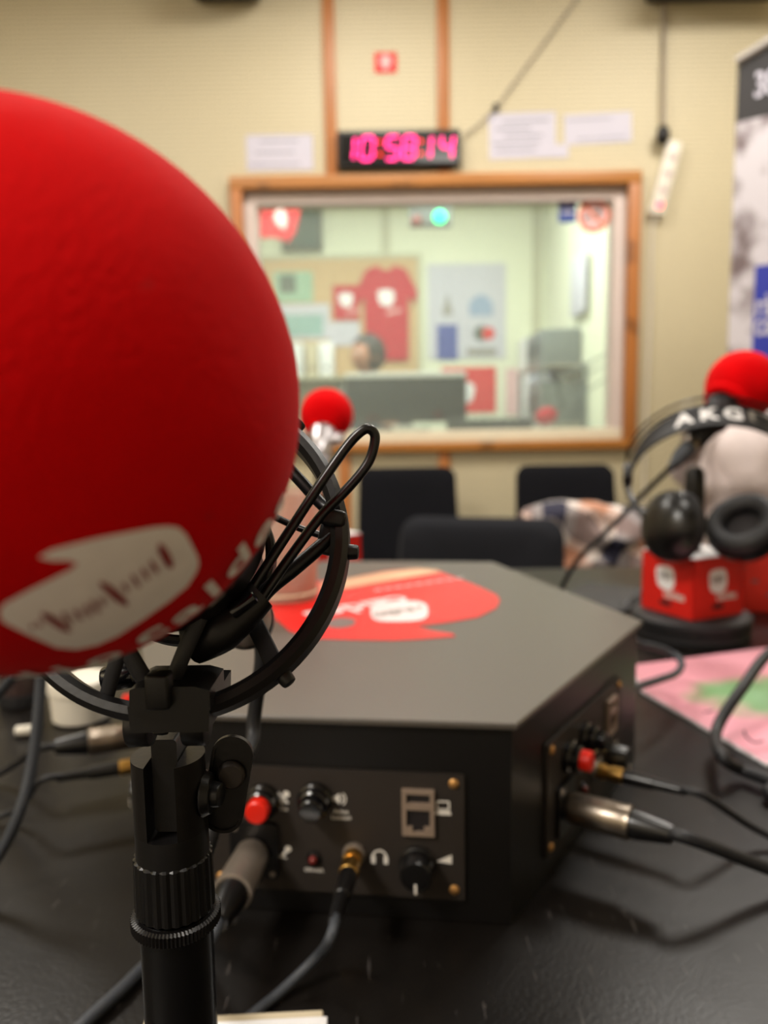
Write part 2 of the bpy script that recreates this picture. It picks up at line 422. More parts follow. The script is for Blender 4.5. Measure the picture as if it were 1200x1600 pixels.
def smooth(me, deg=38):
    bm = bmesh.new(); bm.from_mesh(me)
    bmesh.ops.remove_doubles(bm, verts=bm.verts, dist=1e-7)
    for f in bm.faces: f.smooth = True
    for e in bm.edges:
        if len(e.link_faces) == 2 and e.calc_face_angle(0) > radians(deg): e.smooth = False
    bm.to_mesh(me); bm.free()
def obj(name, b, m, parent=None, deg=38, kind=None):
    """link a builder (given in world coordinates) as one mesh object under parent"""
    inv = parent_world(parent).inverted() if parent else Matrix()
    me = bpy.data.meshes.new(name)
    off = V((0, 0, 0))
    vs = [inv @ v for v in b.v]
    if not parent:
        lo = V([min(v[i] for v in vs) for i in range(3)]); hi = V([max(v[i] for v in vs) for i in range(3)])
        off = V(((lo.x+hi.x)/2, (lo.y+hi.y)/2, lo.z)); vs = [v-off for v in vs]
    me.from_pydata(vs, [], b.f); me.update()
    if b.uv:
        at = me.attributes.new('uvw', 'FLOAT_VECTOR', 'POINT')
        for i, u in enumerate(b.uv): at.data[i].vector = u
    else: smooth(me, deg)
    if b.uv:
        for p in me.polygons: p.use_smooth = True
    me.materials.append(M[m] if isinstance(m, str) else m)
    o = bpy.data.objects.new(name, me); COL.objects.link(o); o.location = off
    if parent: o.parent = parent
    if kind: o['kind'] = kind
    return o
def parent_world(p):
    m = Matrix.LocRotScale(p.location, p.rotation_euler, None)
    return parent_world(p.parent) @ m if p.parent else m
def thing(name, loc, label, cat, rz=0, group=None):
    o = bpy.data.objects.new(name, None); COL.objects.link(o); o.empty_display_size = .05
    o.location = loc; o.rotation_euler = (0, 0, rz); o['label'] = label; o['category'] = cat
    if group: o['group'] = group
    return o
def tag(o, label, cat, group=None):
    o['label'] = label; o['category'] = cat
    if group: o['group'] = group
    return o
def struct(name, b, m, parent=None):
    o = obj(name, b, m, parent); 
    if not parent: o['kind'] = 'structure'
    return o
_tc = {}
def text(s, size, depth=.0, bold=0, align='CENTER'):
    """text as 2D triangles (verts xy, faces), centred"""
    k = (s, size, bold, align)
    if k not in _tc:
        cu = bpy.data.curves.new('t', 'FONT'); cu.body = s; cu.size = size; cu.align_x = align; cu.align_y = 'CENTER'; cu.offset = bold; cu.resolution_u = 3
        o = bpy.data.objects.new('t', cu); COL.objects.link(o)
        bpy.context.view_layer.update()
        me = o.evaluated_get(bpy.context.evaluated_depsgraph_get()).to_mesh()
        _tc[k] = ([tuple(v.co) for v in me.vertices], [tuple(p.vertices) for p in me.polygons])
        bpy.data.objects.remove(o); bpy.data.curves.remove(cu)
    return _tc[k]
def put_text(b, s, size, o, x, y, z, lift=.0003, bold=0, align='CENTER'):
    vs, fs = text(s, size, bold=bold, align=align); o, x, y, z = V(o), V(x), V(y), V(z)
    return b.add([o+x*v[0]+y*v[1]+z*lift for v in vs], fs)

# ================================================================== ROOM
WY = 3.30; H = 2.9; X0, X1, Y0 = -2.2, 2.2, -1.7
struct('floor', B().bb((X0-.1, Y0-.1, -.1), (X1+.1, WY+.12, 0)), 'floor')
struct('ceiling', B().bb((X0-.1, Y0-.1, H), (X1+.1, WY+.12, H+.1)), 'ceiling')
struct('wall_left', B().bb((X0-.1, Y0, 0), (X0, WY, H)), 'perforated')
struct('wall_right', B().bb((X1, Y0, 0), (X1+.1, WY, H)), 'perforated')
struct('wall_near', B().bb((X0-.1, Y0-.1, 0), (X1+.1, Y0, H)), 'plain_wall')
WL, WR, WT, WB = -.611, 1.073, 2.003, .873        # outer edge of the window frame
wb = B()
ow, oe, ot, ob = WL+.045, WR-.045, WT-.045, WB+.03
wb.bb((X0, WY, 0), (ow, WY+.12, H)).bb((oe, WY, 0), (X1, WY+.12, H)).bb((ow, WY, ot), (oe, WY+.12, H)).bb((ow, WY, 0), (oe, WY+.12, ob))
struct('wall_far', wb, 'perforated')
win = bpy.data.objects.new('window_1', None); COL.objects.link(win); win.location = ((WL+WR)/2, WY, WB); win['kind'] = 'structure'
fw = .05
obj('frame_rail', B().bb((WL, WY-.036, WT-fw), (WR, WY-.001, WT), .003), 'wood_x', win)
obj('frame_rail', B().bb((WL, WY-.036, WB), (WR, WY-.001, WB+.036), .003), 'wood_x', win)
obj('frame_stile', B().bb((WL, WY-.036, WB+.0365), (WL+fw, WY-.001, WT-fw-.0005), .003), 'wood_z', win)
obj('frame_stile', B().bb((WR-fw, WY-.036, WB+.0365), (WR, WY-.001, WT-fw-.0005), .003), 'wood_z', win)
# white lining
a0, a1, c0, c1 = WL+fw, WR-fw, WB+.036, WT-fw
obj('lining', B().bb((a0, WY+.012, c1-.05), (a1, WY+.1, c1)).bb((a0, WY+.0, c0+.05), (a0+.05, WY+.1, c1-.05)).bb((a1-.05, WY+.0, c0+.05), (a1, WY+.1, c1-.05)), 'white_frame', win)
obj('window_sill', B().bb((a0, WY-.004, c0), (a1, WY+.11, c0+.05), .002), 'sill', win)
gx0, gx1, gz0, gz1 = a0+.05, a1-.05, c0+.05, c1-.05
obj('pane', B().bb((gx0, WY+.05, gz0), (gx1, WY+.056, gz1)), 'glass', win)
# battens on the perforated wall
def batten(n, px, z0, z1, pyref):
    x = P(px, pyref, WY).x
    struct(n, B().bb((x-.025, WY-.014, z0), (x+.025, WY-.0005, z1), .002), 'wood_z')
batten('trim_1', 517, WT+.001, H, 200); batten('trim_2', 693, WT+.001, H, 200)
batten('trim_3', 540, .08, WB-.001, 800); batten('trim_4', 694, .08, WB-.001, 712)
struct('baseboard_far', B().bb((X0, WY-.015, 0), (X1, WY-.0005, .08)), 'wood_x')

# lamps
for i, (x, y, watt) in enumerate(ROOM_LAMPS):
    near = ['in front of the studio window', 'to the right of the table', 'to the left of the table', 'above the near part of the table', 'added at the rear of the studio as unseen front fill'][i]
    t = thing('ceiling_light', (x, y, H), 'square white ceiling light panel ' + near, 'light', group='ceiling lights of the studio')
    fr = B()
    for sx, sy, dx, dy in ((0, -.3, .62, .02), (0, .3, .62, .02), (-.3, 0, .02, .58), (.3, 0, .02, .58)):
        fr.box((x+sx, y+sy, H-.02), (dx, dy, .038))
    obj('lamp_frame', fr, 'white_frame', t)
    obj('diffuser', B().box((x, y, H-.017), (.575, .575, .01)), 'lamp_emit', t)
    ld = bpy.data.lights.new('lamp', 'AREA'); ld.shape = 'SQUARE'; ld.size = .55; ld.energy = watt; ld.color = (1, .95, .88)
    lo = bpy.data.objects.new('lamp', ld); COL.objects.link(lo); lo.parent = t; lo.location = (0, 0, -.045)

# ---- control room behind the glass
KY0, KY1, KX0, KX1, KH, KF = WY+.13, 5.7, -1.7, 1.19, 2.72, .2
struct('wall_control_far', B().bb((KX0-.1, KY1, 0), (KX1+.1, KY1+.1, KH+.1)), 'control_wall')
struct('wall_control_right', B().bb((KX1, KY0, 0), (KX1+.1, KY1, KH+.1)), 'control_wall')
struct('wall_control_left', B().bb((KX0-.1, KY0, 0), (KX0, KY1, KH+.1)), 'control_wall')
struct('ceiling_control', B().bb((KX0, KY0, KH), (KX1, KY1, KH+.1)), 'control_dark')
struct('floor_control', B().bb((KX0, KY0, 0), (KX1, KY1, KF)), 'floor')
for n, px in (('trim_5', 838), ('trim_6', 603)):
    x = P(px, 400, KY1).x
    struct(n, B().bb((x-.03, KY1-.015, 1.75 if n == 'trim_6' else KF), (x+.03, KY1-.0005, KH-.001)), 'desk_top')
for i, (x, y, lb) in enumerate(((-.45, 4.2, 'left'), (.55, 4.2, 'right'))):
    t = thing('fluorescent_lamp', (x, y, KH), 'long fluorescent ceiling lamp on the %s side of the control room ceiling' % lb, 'light', group='control room lamps')
    obj('housing', B().box((x, y, KH-.025), (.16, 1.2, .05), bev=.005), 'white_frame', t)
    obj('tube', B().cyl((x, y-.57, KH-.068), (x, y+.57, KH-.068), .014), 'lamp_emit', t)
    ld = bpy.data.lights.new('lamp', 'AREA'); ld.shape = 'RECTANGLE'; ld.size = .15; ld.size_y = 1.15; ld.energy = CONTROL_LAMP_W; ld.color = (1, 1, .93)
    lo = bpy.data.objects.new('lamp', ld); COL.objects.link(lo); lo.parent = t; lo.location = (0, 0, -.09)

# ---- table
TZ = .74
t = thing('table', (.1, .55, 0), 'large table with glossy black leatherette top in the foreground', 'table')
obj('table_top', B().bb((-1.15, -.25, TZ-.035), (1.4, 1.33, TZ), .006), 'table', t)
for x in (-1.05, 1.3):
    for y in (-.15, 1.22): obj('leg', B().bb((x-.03, y-.03, 0), (x+.03, y+.03, TZ-.036)), 'black_satin', t)

# ================================================================== HEXAGONAL JUNCTION BOX
EX, EY, EZ = V((.9925, -.122, 0)), V((.122, .9925, 0)), V((0, 0, 1))
def L(x, y, z=0): return EX*x+EY*y+V((0, 0, z))
C1, C2, C3 = (.019, .3715), (.1216, .576), (.0158, .814)
C0, C5, C4 = (-.171, .3715), (-.2736, .576), (-.1678, .814)
hexa = [C0, C1, C2, C3, C4, C5]
BT = .85
hc = L(-.076, .58, TZ)
hub = thing('junction_box', hc, 'large black hexagonal audio junction box lying on the table, red sticker on top', 'audio box')
def inset(poly, d):
    cx = sum(p[0] for p in poly)/len(poly); cy = sum(p[1] for p in poly)/len(poly); o = []
    n = len(poly)
    for i in range(n):
        p0, p1, p2 = V(poly[i-1]), V(poly[i]), V(poly[(i+1) % n])
        n1 = V((-(p1-p0).y, (p1-p0).x)).normalized(); n2 = V((-(p2-p1).y, (p2-p1).x)).normalized()
        k = d/(1+n1.dot(n2)); q = p1+(n1+n2)*k; o.append((q.x, q.y))
    return o
def hexring(layers, caps=True):
    b = B(); n = 6; vs = []; fs = []
    for d, z in layers: vs += [L(x, y, z) for x, y in inset(hexa, d)]
    for k in range(len(layers)-1):
        for i in range(n):
            j = (i+1) % n; fs.append((k*n+i, k*n+j, (k+1)*n+j, (k+1)*n+i))
    fs.append(tuple(range(n-1, -1, -1))); m = (len(layers)-1)*n; fs.append(tuple(m+i for i in range(n)))
    return b.add(vs, fs)
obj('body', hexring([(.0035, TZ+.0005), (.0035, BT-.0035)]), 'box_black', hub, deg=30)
obj('lid', hexring([(.0005, BT-.0034), (0, BT-.003), (0, BT-.0008), (.0008, BT)]), 'lid_satin_lit', hub, deg=30)

def xlr_plug(parent, o, d, n_, cable, left=False):
    """nickel barrel + black boot, o = panel point, d = outward direction"""
    o, d = V(o), V(d).normalized()
    obj('barrel', B().lathe(o, d, [(.001, .0078), (.003, .0088), (.024, .0094), (.032, .0094), (.0335, .0098), (.036, .0098), (.0365, .0085)], 36), n_, parent)
    obj('boot', B().lathe(o+d*.0365, d, [(0, .0083), (.004, .0082), (.019, .0058), (.022, .0052), (.0222, .0035)], 30), 'black_satin', parent)
def jack_plug(parent, o, d):
    o, d = V(o), V(d).normalized()
    obj('collar', B().lathe(o, d, [(.0005, .0050), (.005, .0050), (.0052, .0042), (.0085, .0042), (.0088, .0050), (.016, .0050), (.0165, .0046)], 6+18), 'gold', parent)
    pr = [(0, .0045), (.004, .0046), (.018, .0042)]
    for k in range(7): pr += [(.0185+k*.0028, .0036-k*.0001), (.0199+k*.0028, .0036-k*.0001), (.0200+k*.0028, .0030-k*.0001), (.0211+k*.0028, .0030-k*.0001)]
    obj('strain_relief', B().lathe(o+d*.0165, d, pr, 24), 'black_satin', parent)

panels = []
def build_panel(o, x, nrm):
    o, x, nrm = V(o), V(x), V(nrm); z = V((0, 0, 1))
    def Q(u, v, d=0): return o+x*u+z*v+nrm*d
    T0 = .0022
    pn = obj('connector_panel', B().prism(rrect(.135, .068, .0012, 2, .0675, .034), Q(0, 0, 0), x, z, nrm, T0), 'panel_metal', hub)
    for u, v in ((.0052, .0633), (.0052, .0058), (.1297, .0633), (.1297, .0058)):
        obj('screw', B().lathe(Q(u, v, T0), nrm, [(0, .0026), (.0006, .0026), (.0014, .0016), (.0016, .0008)], 16), 'brass', pn)
    def push(u, v, m):
        obj('button_collar', B().lathe(Q(u, v, T0), nrm, [(0, .0092), (.003, .0092), (.0042, .008), (.0082, .0078), (.009, .0068), (.0085, .0062)], 32), 'black_gloss', pn)
        obj('push_button', B().lathe(Q(u, v, T0+.0085), nrm, [(0, .006), (.0055, .006), (.0063, .0052), (.0065, .003)], 28), m, pn)
    push(.030, .0500, 'button_red'); push(.0580, .0520, 'black_gloss')
    # xlr socket
    b = B(); b.prism(rrect(.026, .031, .003, 4), Q(.0245, .0225, T0), x, z, nrm, .0028)
    obj('socket_flange', b, 'black_satin', pn)
    for du, dv in ((-.0098, .0125), (.0098, -.0125)):
        obj('screw', B().lathe(Q(.0245+du, .0225+dv, T0+.0028), nrm, [(0, .0016), (.0006, .0015), (.0008, .001)], 12), 'dark_nickel', pn)
    # led
    obj('led_bezel', B().lathe(Q(.056, .019, T0), nrm, [(0, .0042), (.0012, .0040), (.0016, .003)], 20), 'black_satin', pn)
    obj('led', B().lathe(Q(.056, .019, T0), nrm, [(.0012, .0022), (.003, .0021), (.004, .0013), (.0043, .0005)], 16), 'led_red', pn)
    # jack socket nut
    obj('jack_socket', B().lathe(Q(.0777, .023, T0), nrm, [(0, .0060), (.0022, .0060), (.0024, .0052), (.003, .0050)], 6*4), 'dark_nickel', pn)
    # network socket
    c = Q(.1115, .0475, T0); b = B()
    for du, dv, sx, sz in ((-.0072, 0, .0022, .0245), (.0072, 0, .0022, .0245), (0, .0112, .0122, .0022), (0, -.0112, .0122, .0022), (0, .0035, .0122, .0035)):
        b.box(c+x*du+z*dv+nrm*.0012, (sx, .0024, sz), x, nrm, z)
    b.box(c+x*-.0045+z*-.009+nrm*.0012, (.003, .0022, .003), x, nrm, z); b.box(c+x*.0045+z*-.009+nrm*.0012, (.003, .0022, .003), x, nrm, z)
    obj('network_socket', b, 'socket_metal', pn)
    obj('socket_opening', B().box(c+nrm*.0003, (.0123, .0006, .0203), x, nrm, z), 'black_print', pn)
    # volume knob
    kc = Q(.1108, .0195, T0)
    kb = obj('volume_knob', B().lathe(kc, nrm, [(0, .0093), (.0025, .0095), (.003, .0088), (.0125, .0083), (.0136, .0075), (.0138, .004)], 48,
             mod=lambda i, h: 1-.02*(i % 2) if .0028 < h < .0127 else 1), 'black_satin', pn)
    obj('pointer', B().box(kc+nrm*.0140-z*.0055, (.0012, .0008, .0042), x, nrm, z).box(kc+nrm*.0105-z*.0086, (.0012, .006, .0008), x, nrm, z), 'white_print', pn)
    # printed symbols
    s = B(); LF = T0+.00015
    def poly(pts, u, v, k=1):
        tr = tessellate_polygon([[V((a, b_, 0)) for a, b_ in pts]]); s.add([Q(u+a*k, v+b_*k, LF) for a, b_ in pts], tr)
    def bar(u0, v0, u1, v1, w):
        d = V((u1-u0, v1-v0)).normalized(); n_ = V((-d.y, d.x))*w/2
        poly([(u0+n_.x, v0+n_.y), (u0-n_.x, v0-n_.y), (u1-n_.x, v1-n_.y), (u1+n_.x, v1+n_.y)], 0, 0)
    def mic(u, v):
        bar(u-.0025, v-.0032, u+.0012, v+.0008, .0017); poly(circ(.0018, 12), u+.0018, v+.0018); bar(u-.0028, v-.0028, u+.001, v-.0034, .0007)
    def flush(nm):
        nonlocal s
        obj(nm, s, 'white_print', pn); s = B()
    mic(.0405, .0520); bar(.0378, .0545, .0432, .0488, .0012); flush('muted_microphone_symbol')
    mic(.0405, .0215); flush('microphone_symbol')
    poly([(-.0035, -.0012), (-.0017, -.0012), (.0006, -.003), (.0006, .003), (-.0017, .0012), (-.0035, .0012)], .0700, .0525)
    for r in (.0022, .0038):
        for i in range(6):
            a, b_ = radians(-55+i*18.3), radians(-55+(i+1)*18.3)
            bar(.0700+r*cos(a), .0525+r*sin(a), .0700+r*cos(b_), .0525+r*sin(b_), .0007)
    flush('speaker_symbol')
    for i in range(10):
        a, b_ = pi*i/10, pi*(i+1)/10
        bar(.091+.0036*cos(a), .0215+.0036*sin(a), .091+.0036*cos(b_), .0215+.0036*sin(b_), .001)
    bar(.0877, .0222, .0877, .0178, .0022); bar(.0943, .0222, .0943, .0178, .0022)
    flush('headphones_symbol')
    for a in ((.1212, .0535, .1272, .0535), (.1212, .0492, .1272, .0492), (.1212, .0535, .1212, .0492), (.1272, .0535, .1272, .0492)): bar(*a, .0008)
    poly([(.1205, .0484), (.1279, .0484), (.1284, .0464), (.1200, .0464)], 0, 0)
    flush('computer_symbol')
    poly([(.1205, .0208), (.1285, .0198), (.1285, .0248)], 0, 0)
    flush('volume_symbol')
    for tx, sz, u, v in (('Tos', .0030, .0405, .0455), ('Avisos', .0030, .0712, .0455), ('Locutori', .0030, .0712, .0422), ('ON-AIR', .0030, .056, .0122)):
        put_text(s, tx, sz, Q(u, v), x, z, nrm, LF, bold=.00006); flush('lettering')
    d = dict(xlr=Q(.0245, .0225, T0+.003), jack=Q(.0777, .023, T0+.003), n=nrm, Q=Q)
    panels.append(d); return d
def edge_panel(pa, pb, off, z0=.7535):
    a, b = L(*pa), L(*pb); x = (b-a).normalized(); n = V((x.y, -x.x, 0))
    o = a+x*off-n*.0035+V((0, 0, z0)); return build_panel(o, x, n)
pf = edge_panel(C0, C1, .029)
pr_ = edge_panel(C1, C2, .046)
pl_ = edge_panel(C5, C0, .046)

# sticker on the lid
st = B(); LZ = BT+.0004
out = [(781, 938), (776, 949), (747, 964), (700, 972), (648, 978), (672, 985), (706, 990), (712, 994), (660, 998), (615, 1000), (550, 999), (490, 997), (453, 986), (413, 951), (398, 930), (430, 918), (480, 910), (538, 905), (600, 893), (655, 888.5), (684, 892), (747, 916), (776, 930)]
pts = [PZ(x, y, LZ) for x, y in out]
sk = obj('sticker', B().prism([(p.x, p.y) for p in pts], (0, 0, BT+.0001), (1, 0, 0), (0, 1, 0), (0, 0, 1), .0004), 'sticker_red', hub)
def flatprint(par, pix, z, m, name):
    pp = [PZ(x, y, z) for x, y in pix]
    return obj(name, B().add(pp, [t for t in tessellate_polygon([pp])]), m, par)
def ell(cx, cy, a, b, n=28, rot=0, pw=1):
    o = []
    for i in range(n):
        t = 2*pi*i/n; u = a*math.copysign(abs(cos(t))**pw, cos(t)); v = b*math.copysign(abs(sin(t))**pw, sin(t)); o.append((cx+u*cos(rot)-v*sin(rot), cy+u*sin(rot)+v*cos(rot)))
    return o
flatprint(sk, ell(624, 955, 45, 16, pw=.6, rot=-.02), LZ+.0004, 'sticker_white', 'white_badge')
flatprint(sk, [(505, 928), (530, 921), (690, 893), (684, 891), (655, 888.5), (600, 894), (538, 905), (500, 911)][:8], LZ+.0004, 'sticker_cream', 'cream_stripe')
flatprint(sk, ell(532, 973, 24, 8, rot=-.06), LZ+.0004, 'sticker_gray', 'gray_oval')
sb = B()
# mirrored-looking lettering: it reads from the far side of the table
tx = (PZ(560, 947, LZ)-PZ(604, 939, LZ)).normalized(); ty = EZ.cross(tx)
put_text(sb, 'caldes', .040, PZ(562, 948, LZ+.0004), tx, ty, EZ, .0001, bold=.0008)
obj('lettering', sb, 'sticker_white', sk)
sb = B()
put_text(sb, 'rAdio', .020, PZ(624, 955, LZ+.0006), tx, ty, EZ, .0002, bold=.0004)
obj('badge_lettering', sb, 'gray_print', sk)
sb = B()
for i in range(9):
    a = 585+i*16; sb.add([PZ(a, 923-i*2.3, LZ+.0004), PZ(a+11, 921.5-i*2.3, LZ+.0004), PZ(a+11, 920-i*2.3, LZ+.0004), PZ(a, 921.5-i*2.3, LZ+.0004)], [(0, 1, 2, 3)])
obj('small_print', sb, 'sticker_white', sk)

# plastic cup on the box
cpos = PZ(447, 933, BT+.001)
cup = thing('plastic_cup', cpos, 'translucent beige plastic cup standing on the red sticker of the black box', 'cup')
pr = [(0, .026), (.002, .0275), (.004, .0265), (.008, .0268), (.09, .0325), (.0915, .0338), (.0925, .0325)]
b = B().lathe(cpos, (0, 0, 1), pr, 40, caps=False); b.lathe(cpos, (0, 0, 1), [(.0925, .0322), (.008, .0262), (.005, .0255)], 40, caps=False)
n0 = len(b.v); b.add([cpos+V((.026*cos(2*pi*i/40), .026*sin(2*pi*i/40), .001)) for i in range(40)], [tuple(range(40))])
obj('cup_wall', b, 'cup', cup)
b = B().torus(cpos+V((0, 0, .006)), (0, 0, 1), .0272, .0012, 40, 8); obj('bottom_rim', b, 'card_cream', cup)

# ================================================================== CABLES / PLUGS
def cabled(name, root_at, label, plug, path, r=.0028, m='cable_black', group=None, barrel='nickel'):
    o, d = root_at
    t = thing(name, o, label, 'cable', group=group)
    d = V(d).normalized()
    if plug == 'xlr': xlr_plug(t, o, d, barrel, r); s = V(o)+d*.058
    else: jack_plug(t, o, d); s = V(o)+d*.052
    obj('cord', B().tube([s-d*.004, s+d*.012]+[V(p) for p in path], r, 12, smooth=8), m, t)
    return t
ct = TZ+.0040
cabled('microphone_cable', (pf['xlr'], pf['n']), 'black microphone cable with nickel plug in the front panel, behind the stand', 'xlr',
       [PZ(300, 1465, TZ+.012), PZ(238, 1500, ct), PZ(190, 1545, ct), PZ(120, 1610, ct), PZ(60, 1680, ct)], .0030, 'cable_gray', barrel='dark_nickel')
jd = pf['n']+V((-.06, 0, -.35))
cabled('headphone_cable', (pf['jack'], pf['n']), 'black headphone cable with gold jack in the front panel, curving down the table', 'jack',
       [PZ(498, 1492, TZ+.016), PZ(440, 1548, ct), PZ(395, 1585, ct), PZ(330, 1640, ct)], .0024, 'cable_gray')
cabled('microphone_cable', (pr_['xlr'], pr_['n']), 'thick black microphone cable with shiny nickel plug in the right panel', 'xlr',
       [PZ(1215, 1362, TZ+.012), PZ(1310, 1385, ct), PZ(1450, 1400, ct), V((.62, .25, ct)), V((.80, .05, ct)), V((.95, -.2, ct))], .0036, 'cable_black')
cabled('headphone_cable', (pr_['jack'], pr_['n']), 'thin black headphone cable with gold jack in the right panel', 'jack',
       [PZ(1175, 1292, TZ+.012), PZ(1250, 1325, ct), PZ(1400, 1370, ct), V((.70, .36, ct)), V((.95, .22, ct)), V((1.3, .10, ct))], .0023, 'cable_black')
cabled('microphone_cable', (pl_['xlr'], pl_['n']), 'black microphone cable with bright nickel plug in the left panel', 'xlr',
       [PZ(0, 1208, TZ+.009), PZ(-80, 1240, ct), PZ(-200, 1280, ct)], .0026, 'cable_black')
cabled('headphone_cable', (pl_['jack'], pl_['n']), 'thin black headphone cable with gold jack in the left panel', 'jack',
       [PZ(30, 1262, TZ+.012), PZ(-30, 1285, ct), PZ(-120, 1330, ct)], .0021, 'cable_black')
def cord(name, label, pts, r, m, cat='cable', sm=10):
    o = obj(name, B().tube(pts, r, 12, smooth=sm), m); return tag(o, label, cat)
cord('audio_cable', 'thick grey cable hanging down in front of the white jar at the left edge',
     [V((-.40, .62, ct)), V((-.30, .52, TZ+.05)), V((-.215, .44, .86)), P(64, 1000, .42), P(64, 1060, .42), P(52, 1180, .41), P(30, 1270, .40), PZ(-8, 1345, ct+.02), PZ(-70, 1410, ct), PZ(-160, 1460, ct), V((-.55, .30, ct)), V((-.85, .1, ct))], .0031, 'cable_gray')
cord('audio_cable', 'thick black cable looping at the right edge over the pink magazine',
     [V((1.0, .80, TZ+.005)), V((.75, .82, TZ+.04)), P(1330, 950, .74), P(1215, 1010, .66), P(1160, 1075, .60), P(1120, 1140, .57), PZ(1128, 1182, TZ+.02), PZ(1160, 1203, TZ+.0085), PZ(1215, 1222, TZ+.0085), PZ(1300, 1240, ct+.001), V((.75, .55, ct+.001)), V((1.05, .50, ct+.001)), V((1.36, .52, ct+.001))], .0045, 'cable_black')
cord('audio_cable', 'short grey cable loop sticking out beside the far right corner of the box',
     [L(.082, .655, .785), P(980, 1005, .67), P(1005, 1007, .68), P(1040, 1016, .69), P(1064, 1033, .68), P(1058, 1051, .65), P(1030, 1062, .62), P(1000, 1072, .600), L(.112, .594, .785)], .0032, 'cable_gray')

# ================================================================== FOREGROUND MICROPHONE
AX = V((-.05, -.875, .48)).normalized()          # from shock mount towards the foam ball
BC = V((-.0583, .1285, 1.0042))                  # foam ball centre
RC = V((-.054, .1985, .9684))                                   # shock mount ring centre
BR, BS = .0444, 1.055                             # radius, stretch along AX
mic = thing('microphone', BC-AX*.07, 'black studio microphone under a huge round red foam windscreen, closest to the camera', 'microphone')
fb = B().sphere(BC, BR, 96, 64, AX, BS, 0, pi-.42)
rr_ = BR*sin(.42); nk = BC-AX*(BR*BS*cos(.42))
fb.torus(nk, AX, rr_-.001, .0032, 64, 12)
ws = obj('foam_windscreen', fb, 'foam', mic, deg=80)
def onball(px, py, lift):
    """point of the photo's print carried onto the foam surface"""
    d = ray(px, py).normalized(); S = BR+lift
    def st_(v): a = v.dot(AX); return v-AX*a+AX*(a/BS)
    o2, d2 = st_(CC-BC), st_(d)
    A, Bq, Cq = d2.dot(d2), o2.dot(d2), o2.dot(o2)-S*S
    disc = Bq*Bq-A*Cq
    if disc < 0: disc = 0
    return CC+d*((-Bq-sqrt(disc))/A)
def fine(poly, maxe):
    bm = bmesh.new(); vs = [bm.verts.new((x, y, 0)) for x, y in poly]
    for t in tessellate_polygon([[V((x, y, 0)) for x, y in poly]]):
        try: bm.faces.new([vs[i] for i in t])
        except ValueError: pass
    for _ in range(8):
        es = [e for e in bm.edges if e.calc_length() > maxe]
        if not es: break
        bmesh.ops.subdivide_edges(bm, edges=es, cuts=1); bmesh.ops.triangulate(bm, faces=bm.faces[:])
    bm.verts.index_update(); r = ([tuple(v.co) for v in bm.verts], [tuple(v.index for v in f.verts) for f in bm.faces]); bm.free(); return r
def orient(b, c):
    for i, f in enumerate(b.f):
        a, d, e = (b.v[k] for k in f[:3])
        if (d-a).cross(e-a).dot(a-c) < 0: b.f[i] = f[::-1]
    return b
bub = [(60, 871), (80, 859), (152, 841), (240, 824), (262, 822), (278, 824), (290, 834), (300, 852), (309, 870), (311, 882), (307, 894), (293, 916), (264, 940), (224, 968), (184, 994), (152, 1008), (120, 1015), (88, 1012), (48, 994), (8, 974), (0, 966), (0, 952), (7, 943), (40, 925), (80, 905), (112, 889), (121, 881), (108, 876), (80, 876)]
vs, fs = fine(bub, 9)
b = B().add([onball(x, y, .00035) for x, y, _ in vs], fs); obj('printed_bubble', orient(b, BC), 'foam_print', ws, deg=80)
b = B()
for cx, cy, ln, wd, an in ((50, 980, 9, 5, 40), (62, 975, 12, 5, 45), (87, 973, 56, 11, 33), (105, 967, 26, 6, 55), (122, 961, 22, 6, 55), (137, 955, 22, 6, 55), (149, 948, 26, 6, 55), (160, 940, 15, 6, 50), (178, 928, 58, 13, 40), (196, 918, 16, 6, 55), (212, 908, 24, 6, 58), (227, 897, 22, 6, 58), (241, 886, 24, 7, 60), (259, 869, 44, 14, 62)):
    vs, fs = fine(ell(cx, cy, ln/2, wd/2, 14, radians(an)), 9)
    b.add([onball(x, y, .0006) for x, y, _ in vs], fs)
obj('printed_wave', orient(b, BC), 'foam_print_dark', ws, deg=80)
# lettering around the neck of the windscreen: positions measured, then spaced evenly on the ball
X_, Y_, _d = basis(AX)
def sph(p):
    v = p-BC; a = v.dot(AX)/BS; x, y = v.dot(X_), v.dot(Y_); n = sqrt(a*a+x*x+y*y); return atan2(y, x), math.acos(max(-1, min(1, a/n)))
meas = [sph(onball(x, y, 0)) for x, y in ((236, 990), (292, 957), (334, 922), (372, 880), (410, 832), (436, 790))]
lons = [m[0] for m in meas]
for i in range(1, len(lons)):
    while lons[i]-lons[i-1] > pi: lons[i] -= 2*pi
    while lons[i]-lons[i-1] < -pi: lons[i] += 2*pi
def letter(b, ch, lon, col, size, lift=.00035):
    p = lambda lo, co, l: BC+(X_*(cos(lo)*sin(co))+Y_*(sin(lo)*sin(co)))*(BR+l)+AX*(BS*(BR+l)*cos(co))
    sgn = 1 if lons[-1] > lons[0] else -1
    vs, fs = text(ch, size, bold=size*.025)
    bm = bmesh.new(); vv = [bm.verts.new(v) for v in vs]
    for f in fs:
        try: bm.faces.new([vv[i] for i in f])
        except ValueError: pass
    for _ in range(5):
        es = [e for e in bm.edges if e.calc_length() > size*.14]
        if not es: break
        bmesh.ops.subdivide_edges(bm, edges=es, cuts=1); bmesh.ops.triangulate(bm, faces=bm.faces[:])
    bm.verts.index_update()
    b.add([p(lon+sgn*v.co.x/(BR*sin(col)), col-v.co.y/BR, lift) for v in bm.verts], [tuple(v.index for v in f.verts) for f in bm.faces]); bm.free()
b = B(); stp = (lons[-1]-lons[0])/5
colm = [m[1] for m in meas]
for ch, lo, co in zip('caldes', lons, colm): letter(b, ch, lo, co-.02, .0112)
c0_ = colm[0]
